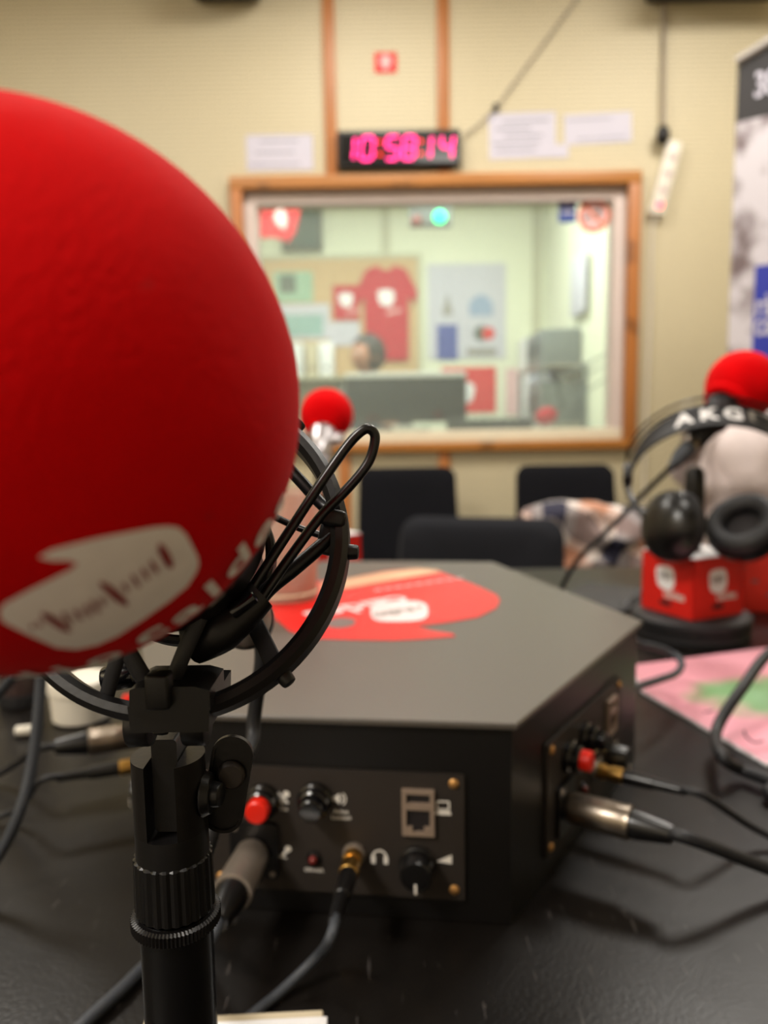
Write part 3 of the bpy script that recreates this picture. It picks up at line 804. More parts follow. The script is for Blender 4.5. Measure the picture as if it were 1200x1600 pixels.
for k, ch in enumerate('oid\u00e0r'): letter(b, ch, lons[0]-stp*(k+1.35), c0_, .0098)
small = [(250, 1003), (268, 992), (310, 968), (344, 943), (368, 918)]
for (x, y), ch in zip(small, '.-.8.'):
    lo, co = sph(onball(x, y, 0)); letter(b, ch, lo, co, .008)
obj('printed_lettering', orient(b, BC), 'foam_print', ws, deg=80)
# body through the shock mount
def ap(h): return RC+AX*h
mb = B().lathe(ap(-.060), AX, [(0, .008), (.0005, .0112), (.002, .012), (.018, .0135), (.034, .0175), (.056, .0195), (.057, .0205), (.094, .0205), (.0945, .0195), (.105, .0195)], 48)
obj('microphone_body', mb, 'black_plastic', mic)
obj('plug_barrel', B().lathe(ap(-.060), -AX, [(0, .0078), (.004, .0098), (.022, .0098), (.0225, .0088), (.024, .0088)], 36), 'nickel', mic)
obj('plug_band', B().lathe(ap(-.0785), -AX, [(0, .0102), (.0028, .0102), (.003, .0090)], 36), 'black_satin', mic)
pe = ap(-.084)
obj('plug_boot', B().lathe(ap(-.0817), -AX, [(0, .0090), (.006, .0078), (.014, .0055), (.015, .0035)], 24), 'black_rubber', mic)
ce = pe-AX*.010
obj('cord', B().tube([ce+AX*.003, ce-AX*.008, V((ce.x+.001, ce.y-AX.y*.009, ce.z-.014)), P(397, 1120, .290), P(393, 1165, .284), P(366, 1215, .270), P(335, 1290, .255), P(300, 1400, .25), P(270, 1500, .25), PZ(258, 1560, TZ+.014), PZ(215, 1700, ct), PZ(150, 1800, ct)], .0029, 12, smooth=8), 'cable_black', mic)

# ---- shock mount
sm = thing('shock_mount', RC, 'black plastic ring shock mount with elastic straps and wire lever, behind the red foam ball', 'shock mount')
obj('outer_ring', B().band(RC, AX, .0450, .0080, .0046, 128), 'black_plastic', sm, deg=30)
obj('inner_cradle', B().band(ap(.016), AX, .0255, .014, .003, 72).band(ap(-.012), AX, .0235, .005, .0025, 72), 'black_plastic', sm, deg=30)
def on_ring(px, py):
    d = ray(px, py); t_ = (RC-CC).dot(AX)/d.dot(AX); return CC+d*t_
def rim(px, py, R=.0435):
    v = on_ring(px, py)-RC; return RC+v.normalized()*R
def cradle(px, py, R=.0245, h=.012):
    v = on_ring(px, py)-RC; return RC+v.normalized()*R+AX*h
# pegs on the ring with elastic bands to the cradle
pegs = [(258, 1070), (440, 1052), (533, 862), (440, 690), (200, 660), (80, 760), (60, 920), (180, 1062)]
for k, (x, y) in enumerate(pegs[:-1]):
    p = rim(x, y, .0447); u = (p-RC).normalized()
    obj('peg', B().cyl(p-u*.001, p+u*.0028, .0022, .0019, 16, bev=.0006), 'black_plastic', sm)
for a, c in (((258, 1070), (335, 985)), ((258, 1070), (190, 1000)), ((180, 1062), (225, 1010)), ((60, 920), (120, 930)),
             ((80, 760), (150, 790)), ((200, 660), (220, 740)), ((440, 690), (350, 740))):
    a_, b_ = rim(*a, .0415), cradle(*c)
    obj('elastic_strap', B().tube([a_, (a_+b_)/2+AX*.001, b_], .0021, 10, smooth=4, flat=.55, upv=AX), 'black_rubber', sm)
# broad strap at lower right, roller and hook at lower left
s0, s1 = rim(428, 1040, .0425), PD(392, 962, .196)
sx = (s1-s0).normalized(); sy = AX.cross(sx).normalized(); sz = sx.cross(sy)
obj('broad_strap', B().box((s0+s1)/2, ((s1-s0).length, .0046, .0012), sx, sy, sz, bev=.0004), 'black_rubber', sm)
q0 = PD(187, 1062, .196)
obj('roller', B().cyl(q0-V((.0042, 0, 0)), q0+V((.0042, 0, .0015)), .0033, n=20, bev=.0008), 'black_gloss', sm)
# wire lever loop
zz = .194
loop = [(352, 985, .188), (400, 910, .190), (450, 833, .192), (500, 757, .193), (540, 700, .194), (562, 676, .194), (576, 670, .1942), (586, 682, .195), (580, 712, .1955), (565, 738, .1955), (535, 772, .196), (500, 808, .196), (455, 868, .194), (415, 925, .192), (380, 975, .190)]
obj('wire_lever', B().tube([PD(*p) for p in loop], .00130, 14, smooth=8), 'black_satin', sm)
# pivot arm from cradle to the clip block
arm = [(370, 985, .194), (415, 925, .197), (460, 888, .199), (505, 850, .2005), (530, 826, .2015)]
obj('pivot_arm', B().tube([PD(*p) for p in arm], lambda t: .0022-.0004*t, 12, smooth=6), 'black_plastic', sm)
arm2 = [(440, 720, .212), (470, 752, .210), (505, 790, .208), (528, 800, .205)]
obj('rear_arm', B().tube([PD(*p) for p in arm2], .0017, 12, smooth=6), 'black_plastic', sm)
obj('rear_rod', B().tube([PD(430, 808, .216), PD(470, 826, .214), PD(520, 842, .208)], .0010, 10, smooth=5), 'black_satin', sm)
cb = PD(521, 809, .1985); cx_ = (PD(541, 814, .1985)-PD(503, 806, .1985)).normalized(); cy_ = CW.cross(cx_).normalized()
obj('clip_block', B().box(cb, (.0068, .006, .0046), cx_, CW, cy_, bev=.0014), 'black_plastic', sm)
obj('clip_stem', B().box(PD(512, 842, .2015), (.0050, .004, .0085), cx_, CW, cy_, bev=.001), 'black_plastic', sm)
# saddle hub between cradle and ring (lower right)
h0, h1 = PD(300, 1005, .190), PD(405, 925, .190)
obj('clamp_jaw', B().tube([h0, PD(352, 972, .188), h1], lambda t: .0068-.0030*abs(t-.4), 14, smooth=6, flat=.8, upv=AX), 'black_plastic', sm)
j0 = PD(380, 945, .186); jx = (h1-h0).normalized()
obj('jaw_pin', B().cyl(PD(362, 958, .1835), PD(398, 930, .1835), .0019, n=14, bev=.0005), 'black_gloss', sm)
# bracket below the ring
PX, PY = -.0595, .199
def zp(py): return P(268, py, PY).z
bz = zp(1110)
bcx = P(262, 1110, PY).x
obj('bracket', B().prism([(-.0094, -.0030), (.0094, -.0030), (.0094, .0018), (.006, .0028), (-.0075, .0028), (-.0090, .0022)], P(264, 1092, .171), (1, 0, 0), (0, 0, 1), (0, 1, 0), .016), 'black_plastic', sm)
obj('bracket_post', B().box(P(249, 1078, .1705), (.0056, .005, .0084), bev=.0009), 'black_plastic', sm)
obj('swivel_block', B().prism([(-.0092, -.0032), (.0092, -.0032), (.0096, .0032), (-.0096, .0032)], P(264, 1124, .173), (1, 0, 0), (0, 0, 1), (0, 1, 0), .026), 'black_plastic', sm)
for sx_ in (-1, 1):
    obj('swivel_ear', B().cyl(P(264, 1128, .182)+V((sx_*.0068-.0030, 0, 0)), P(264, 1128, .182)+V((sx_*.0068+.0030, 0, 0)), .0058, n=24, bev=.0008), 'black_plastic', sm)
obj('tongue', B().prism(rrect(.0068, zp(1145)-zp(1286), .0012, 3), (PX+.0003, PY-.0045, (zp(1145)+zp(1286))/2), (1, 0, 0), (0, 0, 1), (0, 1, 0), .009), 'black_plastic', sm)

# ---- stand below
sd = thing('microphone_stand', (PX, PY, TZ), 'black tubular microphone stand with knurled collar and oval wing screw, in the foreground', 'microphone stand')
ZC = zp(1290)
def segment(sgn, r, gap, z0, z1):
    a = math.asin(gap/r); pts = [(r*sin(a+(pi-2*a)*i/16)*sgn, r*cos(a+(pi-2*a)*i/16)) for i in range(17)]
    return B().prism(pts, (PX, PY, z0), (1, 0, 0), (0, 1, 0), (0, 0, 1), z1-z0)
obj('clevis_cheek', segment(-1, .0098, .0040, ZC, zp(1178)), 'thumb_steel', sd)
obj('clevis_cheek', segment(1, .0098, .0040, ZC, zp(1178)), 'thumb_steel', sd)
obj('neck', B().cyl((PX, PY, zp(1345)), (PX, PY, ZC), .0099, .0098, 48), 'black_satin', sd)
n = 72
obj('knurled_sleeve', B().lathe((PX, PY, zp(1415)), (0, 0, 1), [(0, .0103), (.0005, .0108), (zp(1330)-zp(1415)-.0005, .0106), (zp(1330)-zp(1415), .0099)], n, mod=lambda i, h: (1, 1, .955)[i % 3]), 'black_satin', sd, deg=12)
obj('knurled_ring', B().lathe((PX, PY, zp(1440)), (0, 0, 1), [(0, .0110), (.0006, .0122), (.0034, .0122), (.004, .0112)], 144, mod=lambda i, h: (1, .965)[i % 2]), 'black_plastic', sd, deg=12)
obj('tube', B().cyl((PX, PY, TZ+.016), (PX, PY, zp(1418)), .0099, n=48), 'tube_black', sd)
obj('base', B().lathe((PX, PY, TZ+.0005), (0, 0, 1), [(0, .040), (.001, .042), (.008, .042), (.011, .038), (.013, .014), (.018, .0115)], 64), 'black_satin', sd)
# wing screw on the right of the clevis
wc = P(357, 1223, PY+.006)
obj('wing_shaft', B().cyl((PX+.0095, PY, wc.z), (wc.x-.0005, PY-.001, wc.z), .0036, .0032, 24, bev=.0005).cyl((PX+.0088, PY, wc.z), (PX+.0115, PY, wc.z), .0062, .0055, 24, bev=.0006), 'black_plastic', sd)
wa = (CR*.99+CW*.0).normalized()
tl = radians(11); up = (V((0, 0, 1))*cos(tl)+V((1, 0, 0))*sin(tl)); rt = V((cos(tl), 0, -sin(tl)))
o_ = rrect(.0115, .0285, .0055, 10); i_ = rrect(.0098, .0268, .0048, 10)
wing = B(); N = len(o_)
lay = [(o_, 0), (o_, .0016), (i_, .0016), (i_, .0006)]
vs = []; fs = []
for pl, h in lay: vs += [wc+rt*a+up*c+V((0, -1, 0))*h for a, c in pl]
for k in range(3):
    for i in range(N): j = (i+1) % N; fs.append((k*N+i, k*N+j, (k+1)*N+j, (k+1)*N+i))
fs.append(tuple(range(N-1, -1, -1))); fs.append(tuple(3*N+i for i in range(N)))
obj('wing', wing.add(vs, fs), 'thumb_steel', sd)
obj('wing_hub', B().lathe(wc+V((.0012, -.0012, .0030)), (0, -1, 0), [(0, .0040), (.0012, .0038), (.0018, .0032)], 24), 'panel_metal', sd)

# ---- pad on the table at the bottom edge
nb = thing('note_pad', PZ(430, 1592, TZ), 'thin cream pad at the bottom edge beside the stand tube', 'note pad')
na, nb2 = PZ(505, 1574, TZ+.0105), PZ(228, 1588, TZ+.0105)
dx = (V((na.x, na.y, 0))-V((nb2.x, nb2.y, 0))); dl = dx.length; dx.normalize(); dy = V((-dx.y, dx.x, 0)); mid = (V((na.x, na.y, 0))+V((nb2.x, nb2.y, 0)))/2
obj('card_back', B().box(mid-dy*.021+V((0, 0, TZ+.0055)), (dl, .040, .010), dx, dy, EZ, bev=.0008), 'card_cream', nb)
obj('cover_sheet', B().box(mid-dy*.024+V((0.004, 0, TZ+.0117)), (dl-.004, .034, .0016), dx, dy, EZ, bev=.0005), 'card_white', nb)

# ---- jar and bottle at left
jp = PZ(128, 1122, TZ)
jar = thing('lidded_jar', jp, 'small white plastic jar with a domed lid on the left of the table', 'jar')
obj('jar_body', B().lathe(jp+V((0, 0, .0005)), EZ, [(0, .022), (.002, .0245), (.026, .0258), (.027, .0250)], 40), 'white_plastic', jar)
obj('lid', B().lathe(jp+V((0, 0, .0276)), EZ, [(0, .0272), (.007, .0272), (.010, .0262), (.0125, .020), (.0135, .008)], 40), 'white_plastic', jar)
bp = PZ(34, 1098, TZ)
bo = thing('dark_flask', bp, 'dark brown glossy flask behind the hanging grey cord at the left edge', 'flask')
obj('flask_body', B().lathe(bp+V((0, 0, .012)), EZ, [(0, .0185), (.095, .0185), (.105, .015), (.112, .010)], 36), 'dark_bottle', bo)
obj('flask_base', B().lathe(bp+V((0, 0, .0005)), EZ, [(0, .0185), (.001, .020), (.011, .020), (.0114, .0186)], 36), 'black_rubber', bo)
obj('cap', B().lathe(bp+V((0, 0, .1242)), EZ, [(0, .0115), (.016, .0115), (.018, .009)], 28), 'black_rubber', bo)
ep = PZ(36, 1152, TZ)
o = obj('earplug', B().lathe(ep+V((-.006, 0, .0055)), (1, .15, 0), [(0, .003), (.001, .0042), (.012, .0046), (.0135, .0035)], 16), 'white_plastic'); tag(o, 'small whitish plug lying on the table beside the hanging grey cord', 'plug')

# ================================================================== FAR MICROPHONE SETS
def paper_cube(c, side, h, rz, label, name='paper_cube', post_r=.012):
    t = thing(name, c, label, 'box'); R = Matrix.Rotation(rz, 3, 'Z')
    c = V(c)
    w = B(); s = side/2
    cor = [R @ V((a*s, b_*s, 0)) for a, b_ in ((-1, -1), (1, -1), (1, 1), (-1, 1))]
    for i in range(4):
        a, b_ = cor[i], cor[(i+1) % 4]; x = (b_-a).normalized(); n_ = V((x.y, -x.x, 0)); b2 = B()
        b2.box(c+(a+b_)/2+V((0, 0, h/2))-n_*.0006, (side, .0012, h), x, -n_, EZ); side_o = obj('side_panel', b2, 'card_red', t)
        o0 = c+(a+b_)/2+n_*.0002
        k = side/.08
        pb = B(); q = [(-.017, .056), (.0, .058), (.008, .054), (.010, .040), (.004, .030), (-.006, .030), (-.015, .034), (-.018, .044)]
        q = [(u_*k+.002*k, v_*k-.002) for u_, v_ in spline2(q)]
        pb.add([o0+x*u_+EZ*v_ for u_, v_ in q], tessellate_polygon([[V((u_, v_, 0)) for u_, v_ in q]]))
        obj('printed_bubble', pb, 'card_white', side_o)
        pw = B()
        for j in range(7): pw.box(o0+x*((-.012+j*.003)*k)+EZ*(.044*k)+n_*.0001, (.0014*k, .0002, (.004, .009, .005, .011, .006, .008, .004)[j]*k), x, n_, EZ)
        obj('printed_wave', pw, 'black_print', side_o)
        pt = B(); put_text(pt, 'caldes', .013*k, o0+x*(.012*k)+EZ*(.0235*k), x, EZ, n_, .0003, bold=.0003); obj('lettering', pt, 'card_white_matte', side_o)
        pd = B(); q = rrect(.018*k, .006*k, .0028*k, 4, -.001*k, .0125*k); pd.add([o0+x*u_+EZ*v_ for u_, v_ in q], [tuple(range(len(q)))]); obj('printed_dark_badge', pd, 'black_print', side_o)
    # top with a round hole for the pole
    n_ = 32; sq = []
    for i in range(n_):
        a = 2*pi*i/n_; d = max(abs(cos(a)), abs(sin(a))); sq.append(R @ V((cos(a)/d*s, sin(a)/d*s, 0)))
    ci = [V((post_r*cos(2*pi*i/n_+rz), post_r*sin(2*pi*i/n_+rz), 0)) for i in range(n_)]
    tp = B(); zt = V((0, 0, h+.0003))
    tp.add([c+zt+p for p in sq]+[c+zt+p for p in ci]+[c+zt+p+V((0, 0, .0012)) for p in sq]+[c+zt+p+V((0, 0, .0012)) for p in ci],
           [f for i in range(n_) for j in [(i+1) % n_] for f in ((2*n_+i, 2*n_+j, 3*n_+j, 3*n_+i), (i, n_+i, n_+j, j), (i, j, 2*n_+j, 2*n_+i), (n_+i, 3*n_+i, 3*n_+j, n_+j))])
    obj('top_panel', tp, 'card_white', t)
    return t
def spline2(q): return [(p.x, p.y) for p in spline([V((a, b_, 0)) for a, b_ in q], 3, True)]

sp_ = PZ(1094, 1006, TZ); sp_.y += .03; sp_ = V((.366, .90, TZ))
rs = thing('microphone_stand', sp_, 'black table microphone stand with round base on the right side of the table', 'microphone stand')
obj('base', B().lathe(sp_+V((0, 0, .0005)), EZ, [(0, .064), (.002, .067), (.014, .067), (.0145, .063), (.017, .063), (.0175, .068), (.026, .068), (.0285, .065), (.030, .055)], 64), 'black_rubber', rs)
topz = P(1098, 712, .90).z
obj('pole', B().cyl(sp_+V((0, 0, .029)), V((sp_.x, sp_.y, topz-.035)), .0085, n=28), 'black_satin', rs)
obj('clip', B().lathe(V((sp_.x, sp_.y, topz-.075)), EZ, [(0, .0115), (.002, .0125), (.055, .011), (.062, .007)], 28), 'black_plastic', rs)
obj('collar', B().cyl(V((sp_.x, sp_.y, .885)), V((sp_.x, sp_.y, .905)), .0115, n=28, bev=.001), 'thumb_steel', rs)
paper_cube(sp_+V((0, 0, .031)), .080, .070, radians(25), 'red paper cube with white top around the right-hand microphone stand')
# right microphone
mb0 = P(1160, 603, .90); tail = P(1084, 690, .86); md = (mb0-tail).normalized()
rm = thing('microphone', mb0, 'black microphone with bright red foam ball on the right, tilted up to the right', 'microphone')
fb = B().sphere(mb0, .0405, 56, 36, md, 1.0, 0, pi-.52)
nk2 = mb0-md*(.0405*cos(.52)); fb.torus(nk2+md*.003, md, .0225, .0060, 40, 12)
obj('foam_windscreen', fb, 'foam_bright', rm, deg=80)
Lm = (nk2-tail).length
obj('microphone_body', B().lathe(tail, md, [(0, .0105), (.002, .012), (Lm*.45, .0135), (Lm*.55, .0175), (Lm+.004, .0185)], 36), 'black_rubber', rm)
sbp = P(1182, 652, .85); 
pt_ = P(1050, 717, .885); pdv = (pt_-tail).normalized()
obj('plug_barrel', B().lathe(tail+md*.002, -md, [(0, .0085), (.010, .0092), (.012, .0092)], 28), 'nickel', rm)
obj('plug_boot', B().lathe(tail-md*.0105, -md, [(0, .0095), (.014, .0095), (.030, .0055), (.036, .0042)], 28), 'cable_gray', rm)
ts = tail-md*.044
obj('cord', B().tube([tail-md*.04, ts, P(1005, 772, .885), P(950, 828, .90), P(905, 872, .93), P(884, 905, .97), P(868, 930, 1.02), V((.20, 1.06, ct)), V((.05, 1.12, ct)), V((.0, 1.24, ct)), V((-.35, 1.26, ct)), V((-.7, 1.1, ct))], .0032, 12, smooth=8), 'cable_black', rm)

# headphones hanging around that stand
hr = .0945; hcn = P(1110, 742, .90)
hx = V((.96, -.28, 0)).normalized(); hz = V((.03, -.62, .78)); hz = (hz-hx*hz.dot(hx)).normalized(); hy = hz.cross(hx)
hp = thing('headphones', hcn, 'large black over-ear headphones hanging on the right-hand microphone stand', 'headphones')
def harc(R, a0, a1, off, n_=40, sq=1): return [hcn+hx*(R*cos(radians(a0+(a1-a0)*i/(n_-1))))+hz*(R*sq*sin(radians(a0+(a1-a0)*i/(n_-1))))+hy*off for i in range(n_)]
for off in (.010, .024): obj('wire_bow', B().tube(harc(hr, 4, 176, off), .0014, 8), 'black_satin', hp)
# broad strap
arc = harc(hr-.006, 6, 174, -.004, 44); vs = []; fs = []
for i, p in enumerate(arc):
    f = i/(len(arc)-1); wdt = .005+.0125*sin(pi*f)**.6; rad = (p-hcn).normalized()
    vs += [p-hy*wdt+rad*.0, p+hy*wdt, p+hy*wdt+rad*.0025, p-hy*wdt+rad*.0025]
for i in range(len(arc)-1):
    for k in range(4): j = (k+1) % 4; fs.append((i*4+k, i*4+j, i*4+4+j, i*4+4+k))
obj('head_strap', B().add(vs, fs), 'black_rubber', hp)
# letters on the strap
lb = B(); Rr = hr-.006+.0029
def strap_text(b, ch, ang, size):
    tv, tf = text(ch, size, bold=size*.03); a0 = radians(ang); 
    b.add([hcn+hx*(Rr*cos(a0-v[0]/Rr))+hz*(Rr*sin(a0-v[0]/Rr))-hy*(-v[1])*1.0*-1 for v in tv], tf)
for ch, an in (('A', 113), ('K', 97), ('G', 81)):
    tv, tf = text(ch, .027, bold=.0012); a0 = radians(an)
    lb.add([hcn+hx*((Rr+.0006)*cos(a0-v[0]/Rr))+hz*((Rr+.0006)*sin(a0-v[0]/Rr))+hy*(v[1]-.004) for v in tv], tf)
obj('strap_lettering', lb, 'card_white', hp)
q = [(-.016, -.010), (.016, -.010), (.020, 0), (.016, .010), (-.016, .010), (-.020, 0)]; q = spline2(q); a0 = radians(58)
obj('strap_badge', B().add([hcn+hx*((Rr+.0006)*cos(a0-u_/Rr))+hz*((Rr+.0006)*sin(a0-u_/Rr))+hy*v_ for u_, v_ in q], [tuple(range(len(q)))]), 'gray_print', hp)
for a in (2, 178):
    p = hcn+hx*(hr*.98*cos(radians(a)))+hz*(hr*sin(radians(a)))
    obj('bow_joint', B().box(p-hz*.004, (.012, .026, .020), hx, hy, hz, bev=.004), 'black_satin', hp)
def earcup(px, py, Y, nrm, up_):
    c = P(px, py, Y); nrm = V(nrm).normalized()
    obj('ear_cup', B().lathe(c-nrm*.012, nrm, [(-.016, .012), (-.012, .026), (-.004, .036), (.004, .040), (.010, .041)], 44), 'black_satin', hp)
    obj('ear_pad', B().torus(c+nrm*.006, nrm, .0285, .0115, 44, 14), 'black_rubber', hp)
    obj('speaker_mesh', B().lathe(c-nrm*.001, nrm, [(0, .022), (.002, .022)], 32), 'black_print', hp)
    return c
e1 = earcup(1052, 822, .85, (.92, .25, -.15), 0); e2 = earcup(1163, 824, .84, (-.55, -.50, .70), 0)
for e, a in ((e1, 178), (e2, 2)):
    p = hcn+hx*(hr*cos(radians(a)))+hz*(hr*sin(radians(a)))-hz*.012
    oo = V((e.x-(.02 if a > 90 else -.030), e.y, e.z))
    obj('yoke', B().tube([p, (p+oo)/2+hx*(-.008 if a > 90 else .010), oo], .004, 10, smooth=6), 'black_satin', hp)

# red card holder behind, at right edge
rc = thing('red_card_box', V((.475, .93, TZ)), 'larger red card box with dark handwriting lines at the right edge of the table', 'box')
c_ = V((.535, 1.03, TZ+.0005))
cb_ = obj('card_body', B().box(c_+V((0, 0, .056)), (.13, .08, .112), V((.97, -.22, 0)), V((.22, .97, 0)), EZ, bev=.001), 'card_orange_red', rc)
lb = B(); fx = V((.97, -.22, 0)).normalized(); fn = V((-.22, -.97, 0)).normalized()
for r_ in range(5):
    for k in range(7):
        if random.random() < .75: lb.box(c_+fn*.0402+fx*(-.055+k*.018)+V((0, 0, .096-r_*.018)), (.006+random.random()*.008, .0002, .0035), fx, fn, EZ)
obj('dark_writing', lb, 'sticker_gray', rc)

# coil-bound pad beside stand base
kp = PZ(1000, 962, TZ+.01); cl = B()
pts = []
a_, b_ = PZ(978, 950, TZ+.009), PZ(1030, 918, TZ+.009)
kx = (b_-a_).normalized(); ky = EZ.cross(kx)
for i in range(7*14): f = i/(7*14-1); an = 2*pi*i/14; pts.append(a_+(b_-a_)*f+ky*(.0075*cos(an))+EZ*(.0075*sin(an)))
sn = thing('coil_notebook', kp, 'black wire-bound notebook lying behind the box, left of the red cube', 'notebook')
obj('wire_coil', B().tube(pts, .0011, 6), 'black_satin', sn)
obj('cover', B().box((a_+b_)/2-ky*-.058+V((0, 0, -.0062)), ((b_-a_).length*1.05, .11, .005), kx, ky, EZ, bev=.001), 'black_rubber', sn)

# magazine
mp = [PZ(*q, TZ+.001) for q in ((985, 1042), (1200, 1014), (1330, 1120), (1200, 1198), (1050, 1110), (1002, 1082))]
mc = sum(mp, V())/6
mg = thing('magazine', V((mc.x, mc.y, TZ)), 'pink magazine with a green picture lying on the right of the table', 'magazine')
obj('pages', B().prism([(p.x, p.y) for p in mp], (0, 0, TZ+.0006), (1, 0, 0), (0, 1, 0), EZ, .0022), 'card_white', mg)
obj('cover', B().prism([(mc.x+(p.x-mc.x)*.985, mc.y+(p.y-mc.y)*.985) for p in mp], (0, 0, TZ+.0029), (1, 0, 0), (0, 1, 0), EZ, .0005), 'magazine', mg)
lb = B()
lb.tube([PZ(x, y, TZ+.0036) for x, y in ((1163, 1142), (1165, 1150), (1178, 1160), (1192, 1158))], .0008, 6, smooth=4)
lb.tube([PZ(x, y, TZ+.0036) for x, y in ((1100, 1113), (1108, 1112), (1115, 1110))], .0007, 6)
lb.tube([PZ(x, y, TZ+.0036) for x, y in ((1145, 1178), (1165, 1184), (1185, 1190))], .0007, 6)
obj('dark_strokes', lb, 'black_print', mg)

# middle microphone set behind the cup
fp = V((P(499, 712, 1.085).x, 1.095, TZ))
ms = thing('microphone_stand', fp, 'table microphone stand at the far side of the table, mostly hidden by the cup', 'microphone stand')
obj('base', B().lathe(fp+V((0, 0, .0005)), EZ, [(0, .064), (.002, .067), (.014, .067), (.018, .064), (.030, .055)], 48), 'black_rubber', ms)
fmz = P(497, 716, 1.095).z+.035
obj('pole', B().cyl(fp+V((0, 0, .029)), V((fp.x, fp.y, fmz-.045)), .0085, n=24), 'black_satin', ms)
obj('clip', B().lathe(V((fp.x, fp.y, fmz-.05)), EZ, [(0, .011), (.03, .013), (.046, .009)], 24), 'chrome', ms)
paper_cube(fp+V((0, 0, .031)), .080, .070, radians(40), 'red paper cube peeking out right of the shock mount, on the far microphone stand')
fc = P(510, 649, 1.15); ft = P(499, 712, 1.085); fd = (fc-ft).normalized()
fm = thing('microphone', fc, 'silver microphone with small red foam ball in front of the window, seen from behind', 'microphone')
fb = B().sphere(fc, .0400, 48, 32, fd, 1.0, 0, pi-.5); fb.torus(fc-fd*(.04*cos(.5))+fd*.002, fd, .0195, .0042, 32, 10)
obj('foam_windscreen', fb, 'foam_bright', fm, deg=80)
obj('microphone_body', B().lathe(ft+fd*-.006, fd, [(0, .013), (.004, .0155), (.03, .017), (.045, .0185), (.058, .0185)], 32), 'chrome', fm)
for s_ in (-1, 1):
    obj('clamp_knob', B().cyl(ft+fd*.032+V((s_*.016, -.004, 0)), ft+fd*.032+V((s_*.030, -.010, .003)), .0085, n=20, bev=.002), 'chrome' if s_ > 0 else 'dark_nickel', fm)

# ================================================================== CHAIRS
def chair(x, y, rz, top, w, label, m='chair_fabric', group='black upholstered chairs around the table'):
    t = thing('chair', (x, y, 0), label, 'chair', rz, group)
    Mx = Matrix.Translation((x, y, 0)) @ Matrix.Rotation(rz, 4, 'Z')
    hb = .40; zc = top-hb/2
    out_ = []
    for (a, c) in rrect(w, hb, .05, 8): out_.append((a*(1-.06*(c+hb/2)/hb) + 0, c))
    b = B().pillow(out_, .05, .25, lambda X, Z: -.75*X*X+.22*(Z)); b.v = [v+V((0, .215, zc)) for v in b.v]
    b.v = [V((v.x, v.y, v.z-.06*max(0, 1-abs(v.x)/w*2)*max(0, (v.z-zc)/hb)*.4)) for v in b.v]
    obj('backrest', b.tf(Mx), m, t)
    s = B().pillow(rrect(w*1.05, .42, .08, 8), .06, .3); s.v = [V((v.x, v.z*1.0-.02, v.y+.44)) for v in s.v]; s.f = [f[::-1] for f in s.f]
    obj('seat', s.tf(Mx), m, t)
    for sx_ in (-1, 1):
        obj('back_support', B().tube([V((sx_*w*.28, .15, .405)), V((sx_*w*.28, .20, .42)), V((sx_*w*.28, .222, zc-hb/2+.1))], .011, 10, smooth=4).tf(Mx), 'black_satin', t)
        for sy_ in (-1, 1):
            obj('leg', B().cyl((sx_*w*.42, sy_*.17-.02, .408), (sx_*w*.52, sy_*.22-.02, .0), .012, .010, 14).tf(Mx), 'black_satin', t)
    return t
def chx(px, Y): return P(px, 760, Y).x
chair(chx(637, 2.9), 2.72, 0, P(637, 729, 2.93).z, .395, 'black upholstered chair by the far wall, below the left half of the window')
chair(chx(882, 2.9), 2.72, radians(-3), P(882, 725, 2.93).z, .395, 'black upholstered chair by the far wall, partly behind the plaid cloth')
cz = P(660, 808, 1.9).z
chair(chx(742, 1.85)-.05, 1.66, radians(-17), cz+.002, .43, 'dark grey chair just behind the black box at the table edge', 'chair_fabric_gray')
cx4 = P(905, 850, 2.3).x
chair(cx4, 2.08, radians(6), P(905, 800, 2.3).z-.01, .36, 'black chair with the plaid cloth over its back')
cx5 = P(1190, 780, 1.7).x+.05
chair(cx5, 1.50, radians(-10), .80, .40, 'black chair under the white quilted jacket at the right edge')

